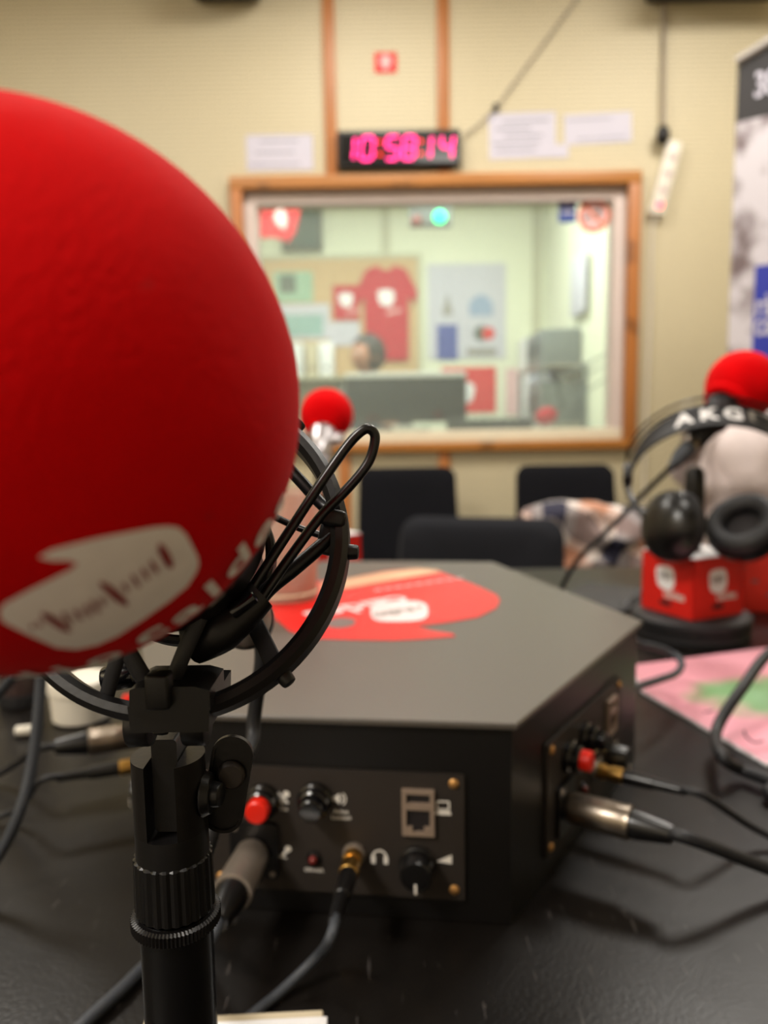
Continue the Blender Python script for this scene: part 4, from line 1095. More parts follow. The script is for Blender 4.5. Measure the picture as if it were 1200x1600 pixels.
def drape(name, c, w, h, th, m, label, cat, rz, seed, quilt=0, lean=0, amp=.03, lift=0):
    """garment folded over a backrest: an inverted U shell with folds"""
    nu, nv = 64, 40; vs = []; uv = []; fs = []
    R = Matrix.Rotation(rz, 3, 'Z'); c = V(c)
    for j in range(nv+1):
        s_ = j/nv*2-1                       # -1 front hem .. 1 rear hem
        for i in range(nu+1):
            a = i/nu*2-1
            hh = h*(1-.22*abs(a)**2.2)*(1 if s_ < 0 else .8)
            x = a*w/2*(1+.10*abs(s_))
            e = abs(s_)
            z = -hh*max(0, (e-.18)/.82)**1.15 + (0 if e > .18 else .0) - .30*th*(e/.18 if e < .18 else 1)
            y = math.copysign(min(1, e/.18)**.6, s_)*th*(.5+.45*e)
            p = V((x*4.6, y*7+s_*1.7, z*5+seed))
            n1 = noise.noise(p); n2 = noise.noise(p*2.3+V((7, 1, seed))); n3 = noise.noise(V((x*13+2*z, s_*1.1, seed)))
            dy = (n1*1.2+n2*.6+n3*1.0)*amp
            x += n2*amp*.8; z += n1*amp*.7-(1-cos(a*1.3))*.03
            z += .02*sin(a*3+seed)*(e > .6)
            if quilt: dy += .014*abs(sin(z*34+x*6)); z += .006*abs(sin(x*25))
            if e < .1: z += abs(n2)*.01
            y += dy*(1 if s_ >= 0 else 1)*min(1, e*2.5) if s_ >= 0 else -abs(dy)*min(1, e*2.5)
            vs.append(c+R @ V((x, y, z+lift)))
            k = 1; ang = .6; uu, vv_ = x*1.0, s_*h; uv.append(V((uu*cos(ang)-vv_*sin(ang)+n1*.035, uu*sin(ang)+vv_*cos(ang)+n2*.035, 0)))
    for j in range(nv):
        for i in range(nu): a = j*(nu+1)+i; fs.append((a, a+1, a+nu+2, a+nu+1))
    b = B().add(vs, fs); b.uv = uv
    o = obj(name, b, m); md_ = o.modifiers.new('thickness', 'SOLIDIFY'); md_.thickness = .004; return tag(o, label, cat)
pc = P(905, 790, 2.24); drape('plaid_shirt', (cx4+.01, 2.285, pc.z), .40, .29, .085, 'plaid', 'crumpled plaid shirt in cream, orange and navy draped over a chair back', 'shirt', radians(12), 2.2, amp=.055)
jc = P(1190, 672, 1.7); drape('quilted_jacket', (cx5+.03, 1.73, jc.z+.03), .44, .46, .12, 'padding', 'pale quilted puffer jacket over a chair back at the right edge', 'jacket', radians(-8), 5.1, quilt=1, amp=.06)

# ================================================================== ON THE FAR WALL
def wall_box(px0, py0, px1, py1, Y, d, bev=0, yoff=0):
    a, b_ = P(px0, py0, Y), P(px1, py1, Y); x0, x1 = sorted((a.x, b_.x)); z0, z1 = sorted((a.z, b_.z))
    return x0, x1, z0, z1
CY = WY-.016
def wrect(px0, py0, px1, py1, Y):
    cxp, cyp = (px0+px1)/2, (py0+py1)/2; c = P(cxp, cyp, Y); s = Y/ray(cxp, cyp).y/FPX
    return c, (px1-px0)*s, (py1-py0)*s
# clock
c, w_, h_ = wrect(527, 206, 719, 260, WY-.045)
ck = thing('digital_clock', c, 'black digital wall clock with glowing pink digits 10:58:14 above the window', 'clock')
obj('case', B().box(c+V((0, .0075, 0)), (w_, .042, h_), bev=.004), 'black_plastic', ck)
obj('display', B().box(c+V((0, -.0142, 0)), (w_*.95, .001, h_*.80)), 'black_gloss', ck)
SEG = {'0': 'abcdef', '1': 'bc', '5': 'acdfg', '8': 'abcdefg', '4': 'bcfg'}
k = P(600, 230, c.y).z and (c.y/ray(600, 230).y/FPX)
def digit(ch, pxc):
    hh = 33*k; ww = 18*k; th = 3.8*k; x0 = c.x+(pxc-623)*k; sl = .10
    segs = {'a': (0, hh/2, ww, 0), 'g': (0, 0, ww, 0), 'd': (0, -hh/2, ww, 0), 'f': (-ww/2, hh/4, 0, hh/2), 'b': (ww/2, hh/4, 0, hh/2), 'e': (-ww/2, -hh/4, 0, hh/2), 'c': (ww/2, -hh/4, 0, hh/2)}
    b = B()
    for s_ in SEG[ch]:
        sx, sz, sw, sh = segs[s_]; xx = x0+sx+sl*sz
        if sw: pl = [(-sw/2+th*.2, 0), (-sw/2+th*.6, -th/2), (sw/2-th*.6, -th/2), (sw/2-th*.2, 0), (sw/2-th*.6, th/2), (-sw/2+th*.6, th/2)]
        else: pl = [(0, -sh/2+th*.2), (th/2, -sh/2+th*.6), (th/2, sh/2-th*.6), (0, sh/2-th*.2), (-th/2, sh/2-th*.6), (-th/2, -sh/2+th*.6)]
        b.prism([(p[0]+sl*p[1], p[1]) for p in pl], (xx, c.y-.0147, c.z+sz), (1, 0, 0), (0, 0, 1), (0, -1, 0), .0006)
    obj('digit', b, 'digit', ck)
for ch, px in (('1', 545), ('0', 574), ('5', 613), ('8', 639), ('1', 664), ('4', 698)): digit(ch, px)
for px in (593.5, 657):
    b = B()
    for dz in (-9, 9): b.lathe((c.x+(px-623)*k, c.y-.0145, c.z+dz*k), (0, -1, 0), [(0, 3*k), (.0006, 3*k)], 16)
    obj('colon', b, 'colon', ck)

def sheet(name, px0, py0, px1, py1, Y, m, label, cat, rot=0, lines=0, group=None, th=.001, txt=None, lm='paper_text'):
    c, w_, h_ = wrect(px0, py0, px1, py1, Y); R = radians(rot)
    x, z = V((cos(R), 0, sin(R))), V((-sin(R), 0, cos(R)))
    if lines or txt:
        t = thing(name, c, label, cat, group=group)
        obj('sheet', B().box(c, (w_, th, h_), x, (0, 1, 0), z), m, t)
        b = B()
        for i in range(lines):
            ln = w_*random.uniform(.5, .85); b.box(c+z*(h_*(.32-.64*i/max(1, lines-1)))+x*random.uniform(-.04, .02)+V((0, -th*.5-.0002, 0)), (ln, .0002, h_*.045), x, (0, 1, 0), z)
        if txt: put_text(b, txt, h_*.35, c+V((0, -th*.5-.0004, 0)), x, z, (0, -1, 0), 0, bold=.001)
        obj('print', b, lm, t); return t
    return tag(obj(name, B().box(c, (w_, th, h_), x, (0, 1, 0), z), m), label, cat, group)
SY = WY-.002
sheet('paper_notice', 385, 212, 489, 265, SY, 'paper', 'wide white paper notice on the wall left of the digital clock', 'notice', 0, 3)
sheet('paper_notice', 764, 178, 868, 246, SY, 'paper', 'tall white paper notice right of the clock, under the black cable clip', 'notice', 1, 5)
sheet('paper_notice', 882, 178, 987, 223, SY, 'paper', 'white paper notice above the top right corner of the window frame', 'notice', 2, 2)
sheet('paper_strip', 862, 226, 888, 246, SY-.0005, 'paper', 'small white paper strip at the lower right of the tall notice', 'notice')
c, w_, h_ = wrect(585, 83, 620, 113, SY)
sg = thing('wall_sign', c, 'small square red sign with a white mark on the wall above the clock', 'sign')
obj('plate', B().box(c, (w_, .002, h_), bev=.0005), 'poster_red', sg)
obj('mark', B().lathe(c+V((0, -.0012, .006)), (0, -1, 0), [(0, w_*.26), (.0003, w_*.26)], 20).box(c+V((0, -.0013, -h_*.22)), (w_*.3, .0004, h_*.2)), 'poster_pink', sg)

# cable from ceiling to the clip, on to the clock
cp = P(775, 168, WY-.012)
cl = thing('clock_cable', cp, 'thin dark cable running from the ceiling over a clip to the digital clock', 'cable')
e = P(900, 0, WY-.008); far = cp+(e-cp)*1.9
obj('cord', B().tube([far, e, cp, P(745, 198, WY-.012), P(722, 214, WY-.012)], .0035, 8), 'dark_nickel', cl)
obj('clip', B().box(cp, (.022, .018, .03), bev=.004), 'black_plastic', cl)
# power strip
tp = P(1037, 0, WY-.02); tb = P(1037, 195, WY-.02)
ps = thing('power_strip', P(1040, 280, WY-.02), 'white power strip with red switch hanging tilted on the wall right of the window', 'power strip')
a_, b_ = P(1055, 222, WY-.024), P(1024, 338, WY-.024); ax = (b_-a_).normalized(); sx_ = V((0, 1, 0)).cross(ax).normalized()
obj('housing', B().box((a_+b_)/2, (.062, .036, (b_-a_).length), sx_, (0, 1, 0), ax, bev=.012), 'white_plastic', ps)
for f in (.30, .52, .74)[:3]:
    p = a_+(b_-a_)*(f-.08)+V((0, -.0178, 0))
    so = obj('socket', B().lathe(p, (0, -1, 0), [(0, .021), (.0015, .020), (.0015, .018), (.0003, .0175), (.0003, .002)], 28), 'white_frame', ps)
    obj('socket_holes', B().cyl(p+sx_*.007+V((0, -.0002, 0)), p+sx_*.007+V((0, -.0016, 0)), .004, n=10).cyl(p-sx_*.007+V((0, -.0002, 0)), p-sx_*.007+V((0, -.0016, 0)), .004, n=10), 'black_print', so)
p = a_+(b_-a_)*.86+V((0, -.019, 0))
obj('switch', B().box(p, (.024, .006, .026), sx_, (0, 1, 0), ax, bev=.002), 'red_led', ps)
obj('cord', B().tube([b_-ax*.01, b_+ax*.03, P(1018, 380, WY-.015), P(1016, 480, WY-.012), P(1010, 640, WY-.012), P(1006, 760, WY-.012), P(1004, 900, WY-.012)], .0045, 8, smooth=5), 'white_plastic', ps)
pb = P(1036, 211, WY-.045)
pg = thing('plug_cable', pb, 'black mains plug on a dark cable coming down from the ceiling to the power strip', 'cable')
obj('plug', B().sphere(pb, .027, 24, 16, (0, 0, 1), 1.45), 'black_plastic', pg)
obj('cord', B().tube([P(1039, -25, WY-.02), P(1037, 100, WY-.02), P(1036, 190, WY-.03), pb+V((0, 0, .03))], .007, 8, smooth=4), 'dark_nickel', pg)

# loudspeakers hanging under the ceiling (only their undersides are in view)
for i, (px, w_, lb, dp) in enumerate(((357, .26, 'left', .24), (1105, .50, 'right', .30))):
    c = P(px, 4, WY-.02); hh = H-c.z
    t = thing('wall_speaker', V((c.x, WY-.15, c.z)), 'dark wall loudspeaker whose underside shows at the top edge on the %s' % lb, 'loudspeaker', group='wall loudspeakers')
    obj('cabinet', B().bb((c.x-w_/2, WY-.02-dp, c.z), (c.x+w_/2, WY-.02, H-.06), .01), 'black_rubber', t)
    obj('bracket', B().bb((c.x-.03, WY-.02, c.z+.06), (c.x+.03, WY-.0005, c.z+.18)), 'black_satin', t)
    obj('woofer', B().lathe((c.x, WY-.02-dp, (c.z+H-.06)/2), (0, -1, 0), [(0, .09), (.004, .088), (.004, .075), (-.01+.02, .02)], 32), 'black_satin', t)

# ---- stickers on the glass
c, w_, h_ = wrect(873, 306, 900, 347, WY+.049)
bs = thing('blue_sticker', c, 'blue rectangular sticker on the glass, upper right, left of the round sign', 'sticker')
obj('film', B().box(c, (w_, .0006, h_)), 'blue_sticker', bs)
b = B(); put_text(b, 'rAdio', h_*.22, c+V((0, 0, h_*.2)), (1, 0, 0), EZ, (0, -1, 0), .0006, bold=.001); put_text(b, 'caldes', h_*.18, c-V((0, 0, h_*.12)), (1, 0, 0), EZ, (0, -1, 0), .0006, bold=.001)
obj('lettering', b, 'paper', bs)
c, w_, h_ = wrect(902, 309, 954, 365, WY+.049)
nsn = thing('prohibition_sign', c, 'round orange prohibition sticker with grey figure on the upper right glass', 'sticker')
obj('backing', B().lathe(c, (0, -1, 0), [(0, w_/2), (.0005, w_/2)], 40), 'poster_pink', nsn)
obj('ring', B().torus(c+V((0, -.0008, 0)), (0, 1, 0), w_*.43, w_*.05, 40, 6), 'orange_ring', nsn)
d_ = V((.72, 0, -.69))
obj('figure', B().box(c+V((-.012, -.0012, 0)), (w_*.5, .0006, w_*.10), (.9, 0, .42), (0, 1, 0), (-.42, 0, .9)).box(c+V((.022, -.0012, .012)), (w_*.1, .0006, w_*.32), bev=0), 'gray_metal', nsn)
obj('slash', B().box(c+V((0, -.0018, 0)), (w_*.86, .0006, w_*.09), d_, (0, 1, 0), V((.69, 0, .72))), 'orange_ring', nsn)

# ================================================================== CONTROL ROOM CONTENT
KW = KY1-.006
def kbox(name, px0, py0, px1, py1, Y, d, m, par=None, bev=.003):
    c, w_, h_ = wrect(px0, py0, px1, py1, Y); return obj(name, B().box(c+V((0, d/2, 0)), (w_, d, h_), bev=bev), m, par)
c, w_, h_ = wrect(404, 404, 656, 592, KW-.012)
cbd = thing('cork_board', c, 'tan cork board on the far wall of the control room', 'board')
obj('cork_panel', B().box(c+V((0, .008, 0)), (w_, .016, h_)), 'cork', cbd)
b = B(); 
for dx_, dz_, sx, sz in ((0, h_/2, w_+.03, .03), (0, -h_/2, w_+.03, .03), (-w_/2, 0, .03, h_-.03), (w_/2, 0, .03, h_-.03)): b.box(c+V((dx_, .004, dz_)), (sx, .022, sz))
obj('frame', b, 'desk_top', cbd)
PY2 = KW-.0175
sheet('green_poster', 428, 425, 489, 472, PY2, 'poster_green', 'pale green poster with dark square, upper left of the cork board', 'poster', 0, 0)
sheet('dark_print', 437, 430, 462, 457, PY2-.002, 'poster_dark', 'small dark square print stuck on the pale green poster', 'print')
sheet('pale_notice', 424, 476, 515, 530, PY2, 'paper', 'wide pale notice under the green poster on the cork board', 'notice')
sheet('teal_sheet', 428, 492, 505, 525, PY2-.002, 'poster_teal', 'teal sheet on the wide pale notice', 'poster')
sheet('white_notice', 515, 503, 562, 540, PY2-.001, 'paper', 'white paper notice below the small red pennant', 'notice')
def shirt(name, px, py, wpx, hpx, Y, m, label, small=False):
    c, w_, h_ = wrect(px-wpx/2, py-hpx/2, px+wpx/2, py+hpx/2, Y); c = c+V((0, -.004, 0)); t = thing(name, c, label, 'shirt' if not small else 'pennant')
    w2, h2 = w_/2, h_/2
    pl = [(-w2*.68, -h2), (w2*.68, -h2), (w2*.70, h2*.35), (w2*.88, h2*.20), (w2, h2*.42), (w2*.62, h2*.92), (w2*.25, h2), (w2*.12, h2*.90), (-w2*.12, h2*.90), (-w2*.25, h2), (-w2*.62, h2*.92), (-w2, h2*.42), (-w2*.88, h2*.2), (-w2*.7, h2*.35)] if not small else [(-w2, -h2), (w2, -h2), (w2, h2), (-w2, h2)]
    obj('cloth', B().prism(pl, c, (1, 0, 0), (0, 0, 1), (0, -1, 0), .012 if not small else .003), m, t)
    k_ = w_*(.125 if not small else .26); zz_ = h2*.32 if not small else .15*h2; yy = -.0122 if not small else -.0033
    q = spline2([(-k_, k_*.9), (k_*.7, k_), (k_, k_*.2), (k_*.6, -k_), (-k_*.7, -k_*.8), (-k_, 0)])
    obj('printed_badge', B().prism(q, c+V((0, yy, zz_)), (1, 0, 0), (0, 0, 1), (0, -1, 0), .0008), 'card_white', t)
    obj('printed_line', B().box(c+V((k_*.9, yy-.0005, zz_-k_*1.7)), (k_*2, .0008, k_*.35), (.95, 0, .2), (0, 1, 0), (-.2, 0, .95)), 'poster_pink', t); return t
shirt('red_shirt', 604, 490, 98, 145, PY2, 'shirt_red', 'red T-shirt with white badge pinned on the cork board')
shirt('red_pennant', 541, 473, 40, 52, PY2, 'shirt_red', 'small red cloth with white badge left of the pinned T-shirt', True)
# flag at upper left of the window (hangs in the control room)
FYk = 4.6
c, w_, h_ = wrect(396, 321, 472, 377, FYk)
fl = thing('red_flag', c, 'deep red flag with white emblem in the upper left corner of the window', 'flag')
obj('cloth', B().prism([(-w_/2, -h_*.42), (-w_*.1, -h_*.38), (w_*.22, -h_*.5), (w_*.36, -h_*.25), (w_/2, h_*.5), (-w_/2, h_*.5)], c, (1, 0, 0), (0, 0, 1), (0, -1, 0), .006), 'flag_red', fl)
obj('emblem', B().prism(spline2([(-.03, .045), (.02, .05), (.035, .0), (.02, -.05), (-.02, -.03), (-.04, .01)]), c+V((.02, -.0062, .02)), (1, 0, 0), (0, 0, 1), (0, -1, 0), .001), 'poster_pink', fl)
obj('hanger', B().cyl(c+V((-w_/2, 0, h_/2)), c+V((w_/2, 0, h_/2)), .006, n=10).cyl(c+V((0, 0, h_/2)), V((c.x, c.y, KH)), .003, n=6), 'gray_metal', fl)
c, w_, h_ = wrect(440, 322, 503, 390, KW-.05)
fr = thing('framed_picture', c, 'dark framed picture behind the red flag, upper left in the window', 'picture')
obj('frame', B().box(c+V((0, .02, 0)), (w_, .03, h_), bev=.004), 'control_dark', fr)
obj('picture', B().box(c+V((w_*.12, .004, 0)), (w_*.6, .003, h_*.84)), 'poster_dark', fr)
# exit lamp box hanging from ceiling with green light
c, w_, h_ = wrect(640, 318, 706, 352, 4.3)
sl = thing('signal_lamp', c, 'dark ceiling signal lamp with a glowing green light seen through the glass', 'lamp')
obj('housing', B().box(c+V((0, .04, .0)), (w_, .08, h_*.9), bev=.006), 'gray_metal', sl)
obj('stem', B().cyl(c+V((0, .04, h_*.4)), V((c.x, c.y+.04, KH)), .012, n=12), 'gray_metal', sl)
c2 = P(687, 339, 4.3)
obj('green_light', B().lathe(c2, (0, -1, 0), [(-.012, .034), (.004, .034), (.012, .028), (.018, .014)], 24), 'green_led', sl)
c2 = P(651, 345, 4.3)
obj('red_light', B().lathe(c2, (0, -1, 0), [(-.012, .030), (.004, .030), (.012, .024), (.018, .012)], 24), 'led_red', sl)
# posters on the far wall
c, w_, h_ = wrect(668, 414, 790, 560, KW)
wp = thing('white_poster', c, 'large white poster with blue and red logos on the far control room wall', 'poster')
obj('sheet', B().box(c, (w_, .003, h_)), 'paper', wp)
def pin(px0, py0, px1, py1, m, nm): a, b2, c3 = wrect(px0, py0, px1, py1, KW-.0025); obj(nm, B().box(a, (b2, .001, c3)), m, wp)
pin(683, 508, 715, 562, 'poster_blue', 'blue_logo')
a, b2, c3 = wrect(733, 460, 770, 493, KW-.0025)
obj('shield_logo', B().prism([(-b2/2, -c3/2), (b2/2, -c3/2), (b2/2, c3*.1), (b2*.3, c3*.35), (0, c3/2), (-b2*.3, c3*.35), (-b2/2, c3*.1)], a, (1, 0, 0), EZ, (0, -1, 0), .001), 'poster_paleblue', wp)
a, b2, c3 = wrect(690, 458, 708, 492, KW-.0025)
obj('triangle_logo', B().prism([(-b2/2, -c3/2), (b2/2, -c3/2), (0, c3/2)], a, (1, 0, 0), EZ, (0, -1, 0), .001), 'gray_print', wp)
a = P(763, 521, KW-.0025); obj('red_logo', B().lathe(a, (0, -1, 0), [(0, .046), (.001, .046)], 24), 'poster_red', wp)
a = P(752, 521, KW-.002); obj('grey_logo', B().lathe(a, (0, -1, 0), [(0, .055), (.0008, .055)], 24), 'poster_dark', wp)
pin(730, 544, 776, 556, 'gray_print', 'caption')
sheet('red_poster', 690, 574, 775, 645, KW, 'poster_red', 'bright red poster with white shape above the monitor end', 'poster')
a = P(731, 610, KW-.003); o = obj('white_cutout', B().prism(spline2([(-.05, .06), (.03, .05), (.05, 0), (.02, -.08), (-.04, -.08)]), a, (1, 0, 0), EZ, (0, -1, 0), .001), 'card_white'); tag(o, 'white rounded shape stuck on the bright red poster', 'sticker')
sheet('pink_poster', 790, 576, 826, 648, KW, 'poster_pink', 'narrow pale pink poster right of the bright red poster', 'poster')
c, w_, h_ = wrect(822, 527, 905, 665, KY1-.35)
cab = thing('white_cabinet', V((c.x, KY1-.2, KF)), 'low white cabinet against the far right corner of the control room', 'cabinet')
zt = c.z+h_/2
obj('carcass', B().bb((c.x-w_/2, KY1-.35, KF+.001), (KX1-.03, KY1-.02, zt), .004), 'card_white', cab)
obj('door', B().bb((c.x-w_/2+.01, KY1-.366, KF+.06), (c.x+.03, KY1-.351, zt-.02), .003), 'paper', cab)
obj('door', B().bb((c.x+.035, KY1-.366, KF+.06), (KX1-.04, KY1-.351, zt-.02), .003), 'paper', cab)
# items at the lower left behind the ball / cup: binders on a shelf
bsx = thing('shelf_board', P(485, 588, KY1-.25), 'pale shelf carrying box files under the cork board', 'shelf')
sx0, sx1 = P(430, 590, KY1-.13).x, P(545, 590, KY1-.13).x; sz_ = P(480, 588, KY1-.25).z
obj('board', B().bb((sx0, KY1-.26, sz_-.02), (sx1, KY1-.02, sz_)), 'desk_top', bsx)
for k_, x in enumerate((sx0+.05, sx1-.05)): obj('bracket', B().bb((x-.012, KY1-.22, sz_-.12), (x+.012, KY1-.0205, sz_-.021)), 'gray_metal', bsx)
for k_, (px0, px1, m, lb) in enumerate(((440, 452, 'screen_back', 'black box file standing leftmost on the shelf under the cork board'), (454, 473, 'card_white', 'white box file beside the black one on the shelf'), (477, 496, 'card_cream', 'cream box file in the middle of the shelf'), (498, 520, 'card_white', 'wide white box file rightmost on the shelf'))):
    a, w2, _ = wrect(px0, 530, px1, 580, KY1-.24)
    t = thing('box_file', V((a.x, KY1-.13, sz_)), lb, 'box file', group='box files on the control room shelf')
    obj('case', B().bb((a.x-w2/2, KY1-.24, sz_+.0005), (a.x+w2/2, KY1-.03, sz_+.235), .002), m, t)
    obj('finger_hole', B().lathe((a.x, KY1-.24, sz_+.06), (0, -1, 0), [(0, .012), (.001, .012)], 16), 'black_print', t)
# right wall shelves in perspective
for k_, (py, hgt, m, lb, ya, yb) in enumerate(((0, .30, 'gray_metal', 'grey equipment case on the upper shelf of the right control room wall', 4.35, 5.0),)):
    pass
rk = thing('equipment_rack', V((KX1-.2, 4.65, KF)), 'tall grey equipment rack along the right control room wall', 'rack')
RX0 = KX1-.30
zA = 1.0
for z0, z1, ya, yb, m in ((1.319, 1.53, 4.62, 5.12, 'gray_metal'), (.979, 1.22, 4.55, 5.05, 'gray_metal')):
    bx = obj('equipment_case', B().bb((RX0+.06, ya, z0), (KX1-.01, yb, z1), .006), m, rk)
    for j in range(5): obj('vent_slot', B().bb((RX0+.057, ya+.05+j*.09, z0+.06), (RX0+.0598, ya+.09+j*.09, z1-.06)), 'screen_back', bx)
for z in (.60, .96, 1.30): obj('shelf', B().bb((RX0+.03, 4.50, z), (KX1-.005, 5.2, z+.018)), 'silver_rail', rk)
for y in (4.48, 5.20):
    for x in (RX0+.03, KX1-.03): obj('upright', B().bb((x, y, KF+.001), (x+.02, y+.02, 1.32)), 'gray_metal', rk)
b = B().box((KX1-.03, 4.62, 1.78), (.012, .34, .34), bev=.002)
o = obj('hanging_papers', b, 'paper'); tag(o, 'sheaf of white paper hanging on the right control room wall', 'paper')
# desk, monitor, mixer
DZ = KF+.75
dk = thing('control_desk', (.2, 3.95, KF), 'pale control room desk right behind the studio window', 'desk')
obj('desk_top', B().bb((-1.3, 3.62, DZ-.03), (1.1, 4.40, DZ), .003), 'desk_top', dk)
for x in (-1.25, 1.02): obj('side_panel', B().bb((x, 3.66, KF+.001), (x+.03, 4.36, DZ-.031)), 'desk_top', dk)
c, w_, h_ = wrect(540, 586, 729, 664, 3.98)
mo = thing('monitor', V((c.x, 4.0, DZ)), 'wide dark computer monitor seen from behind through the window, white top edge', 'monitor')
mz0 = DZ+.045; mz1 = c.z+h_/2
obj('back_shell', B().bb((c.x-w_/2, 3.98, mz0), (c.x+w_/2, 4.02, mz1-.014), .005), 'screen_back', mo)
obj('top_edge', B().bb((c.x-w_/2, 3.975, mz1-.0138), (c.x+w_/2, 4.024, mz1+.012), .004), 'card_white', mo)
obj('stand', B().bb((c.x-.03, 3.95, DZ+.012), (c.x+.03, 3.979, mz0+.08), .003), 'screen_back', mo)
obj('foot', B().bb((c.x-.12, 3.90, DZ+.0005), (c.x+.12, 4.08, DZ+.0115), .003), 'screen_back', mo)
c, w_, h_ = wrect(700, 642, 832, 664, 3.82)
mx = thing('audio_mixer', V((c.x, 3.85, DZ)), 'low black audio mixer on the desk right of the monitor', 'mixer')
obj('chassis', B().bb((c.x-w_/2, 3.80, DZ+.0005), (c.x+w_/2, 4.10 if False else 3.94, DZ+.055), .004), 'screen_back', mx)
for j in range(8): obj('fader', B().box((c.x-w_/2+.03+j*(w_-.06)/7, 3.87, DZ+.062), (.010, .02, .012), bev=.001), 'gray_print', mx)
c, w_, h_ = wrect(610, 655, 656, 673, 3.66)
wb_ = thing('white_tray', V((c.x, 3.70, DZ)), 'small white tray on the desk in front of the monitor', 'tray')
obj('tray_body', B().lathe((c.x, 3.70, DZ+.0005), EZ, [(0, .05), (.004, .056), (.03, .066), (.031, .062), (.006, .05)], 32), 'card_white', wb_)
# boom arm with red foam
bm_ = thing('boom_arm', P(940, 668, 3.9), 'thin grey boom arm with dark red foam microphone, right end of control desk', 'boom arm')
Yb = 3.9
def bar2(pts, r): return B().tube([P(x, y, Yb) for x, y in pts], r, 8)
j0 = V((P(955, 660, Yb).x, Yb, DZ+.0005))
obj('clamp', B().box(j0+V((0, 0, .02)), (.05, .05, .04), bev=.004), 'gray_metal', bm_)
obj('upper_arm', bar2([(962, 545), (874, 592)], .005), 'gray_metal', bm_)
obj('upper_rod', bar2([(960, 562), (880, 606)], .004), 'gray_metal', bm_)
obj('riser', B().tube([j0+V((0, 0, .03)), P(962, 545, Yb)], .007, 8), 'gray_metal', bm_)
obj('lower_arm', bar2([(874, 592), (872, 612), (880, 634), (862, 648)], .007), 'screen_back', bm_)
obj('support_rod', bar2([(880, 636), (905, 618), (950, 590)], .004), 'gray_metal', bm_)
a = P(853, 650, Yb)
obj('foam_windscreen', B().sphere(a, .042, 28, 18, (1, 0, .35), 1.35), 'shirt_red', bm_)

# person seated behind the monitor
def skinned(name, joints, edges, radii, m, par, sub=2, root=0):
    me = bpy.data.meshes.new(name); o = bpy.data.objects.new(name, me); COL.objects.link(o)
    me.from_pydata(joints, edges, []); o.parent = par
    md_ = o.modifiers.new('skin', 'SKIN'); md_.use_smooth_shade = True
    for i, r in enumerate(radii): me.skin_vertices[0].data[i].radius = r if isinstance(r, tuple) else (r, r)
    me.skin_vertices[0].data[root].use_root = True
    s_ = o.modifiers.new('sub', 'SUBSURF'); s_.levels = sub; s_.render_levels = sub
    me.materials.append(M[m]); return o
hcx = P(573, 556, 4.72); pz = hcx.z
pe_ = thing('person', (hcx.x, 4.75, KF), 'dark-haired person in a dark pullover seated behind the monitor, facing left', 'person')
bz_ = KF+.47-KF; hd = pz-KF
J = [(0, .05, .50), (0, .04, .66), (0, .02, .86), (0, .01, hd-.20), (0, 0, hd-.13)]
E_ = [(0, 1), (1, 2), (2, 3), (3, 4)]; Rr_ = [(.15, .12), (.14, .11), (.16, .11), (.07, .065), (.055, .055)]
for s_ in (-1, 1):
    n0 = len(J); J += [(s_*.17, .02, hd-.27), (s_*.21, -.06, hd-.52), (s_*.14, -.30, .80)]; E_ += [(2, n0), (n0, n0+1), (n0+1, n0+2)]; Rr_ += [.065, .045, .035]
    n0 = len(J); J += [(s_*.10, -.02, .50), (s_*.13, -.42, .50), (s_*.13, -.40, .06), (s_*.13, -.50, .04)]; E_ += [(0, n0), (n0, n0+1), (n0+1, n0+2), (n0+2, n0+3)]; Rr_ += [.085, .06, .045, .035]
skinned('body', J, E_, Rr_, 'pullover', pe_)
# head turned to the left
hm = Matrix.Translation((hcx.x, 4.72, pz)) @ Matrix.Rotation(radians(-52), 4, 'Z')
hb_ = B().sphere((0, 0, 0), .088, 32, 24)
def shp(v):
    x, y, z = v
    y *= 1.12; z *= 1.28
    if z < -.03: x *= 1-(-z-.03)*2.2; y = y*(1-(-z-.03)*1.2)-.0
    if y < 0 and abs(x) < .018 and -.03 < z < .02: y -= .022*(1-abs(x)/.018)*(1-(z+.03)/.06)
    if y < -.03 and .018 < abs(x) < .045 and .0 < z < .03: y += .008
    return V((x, y, z))
hb_.v = [shp(v) for v in hb_.v]
head = obj('head', hb_.tf(hm), 'skin', pe_)
for s_ in (-1, 1):
    e_ = B().sphere((s_*.031, -.083, .014), .011, 14, 10); obj('eye', e_.tf(hm), 'card_white', head)
    e_ = B().sphere((s_*.031, -.0925, .014), .005, 10, 8); obj('iris', e_.tf(hm), 'hair', head)
    e_ = B().sphere((s_*.088, .005, -.005), .02, 14, 10, (0, 0, 1), 1.5); e_.v = [V((s_*.088+(v.x-s_*.088)*.4, v.y, v.z)) for v in e_.v]; obj('ear', e_.tf(hm), 'skin', head)
e_ = B().tube([V((-.022, -.085, -.045)), V((0, -.092, -.043)), V((.022, -.085, -.045))], .004, 8, smooth=4); obj('mouth', e_.tf(hm), 'led_red', head)
hr_ = B().sphere((0, .014, .012), .099, 36, 26)
def hs(v):
    x, y, z = v; y *= 1.1; z *= 1.2
    if y < -.045 and z < .062: y = -.045+(y+.045)*.15
    z += .006*noise.noise(V((x, y, z))*30)
    return V((x, y, z))
hr_.v = [hs(v) for v in hr_.v]; obj('hair', hr_.tf(hm), 'hair', pe_)
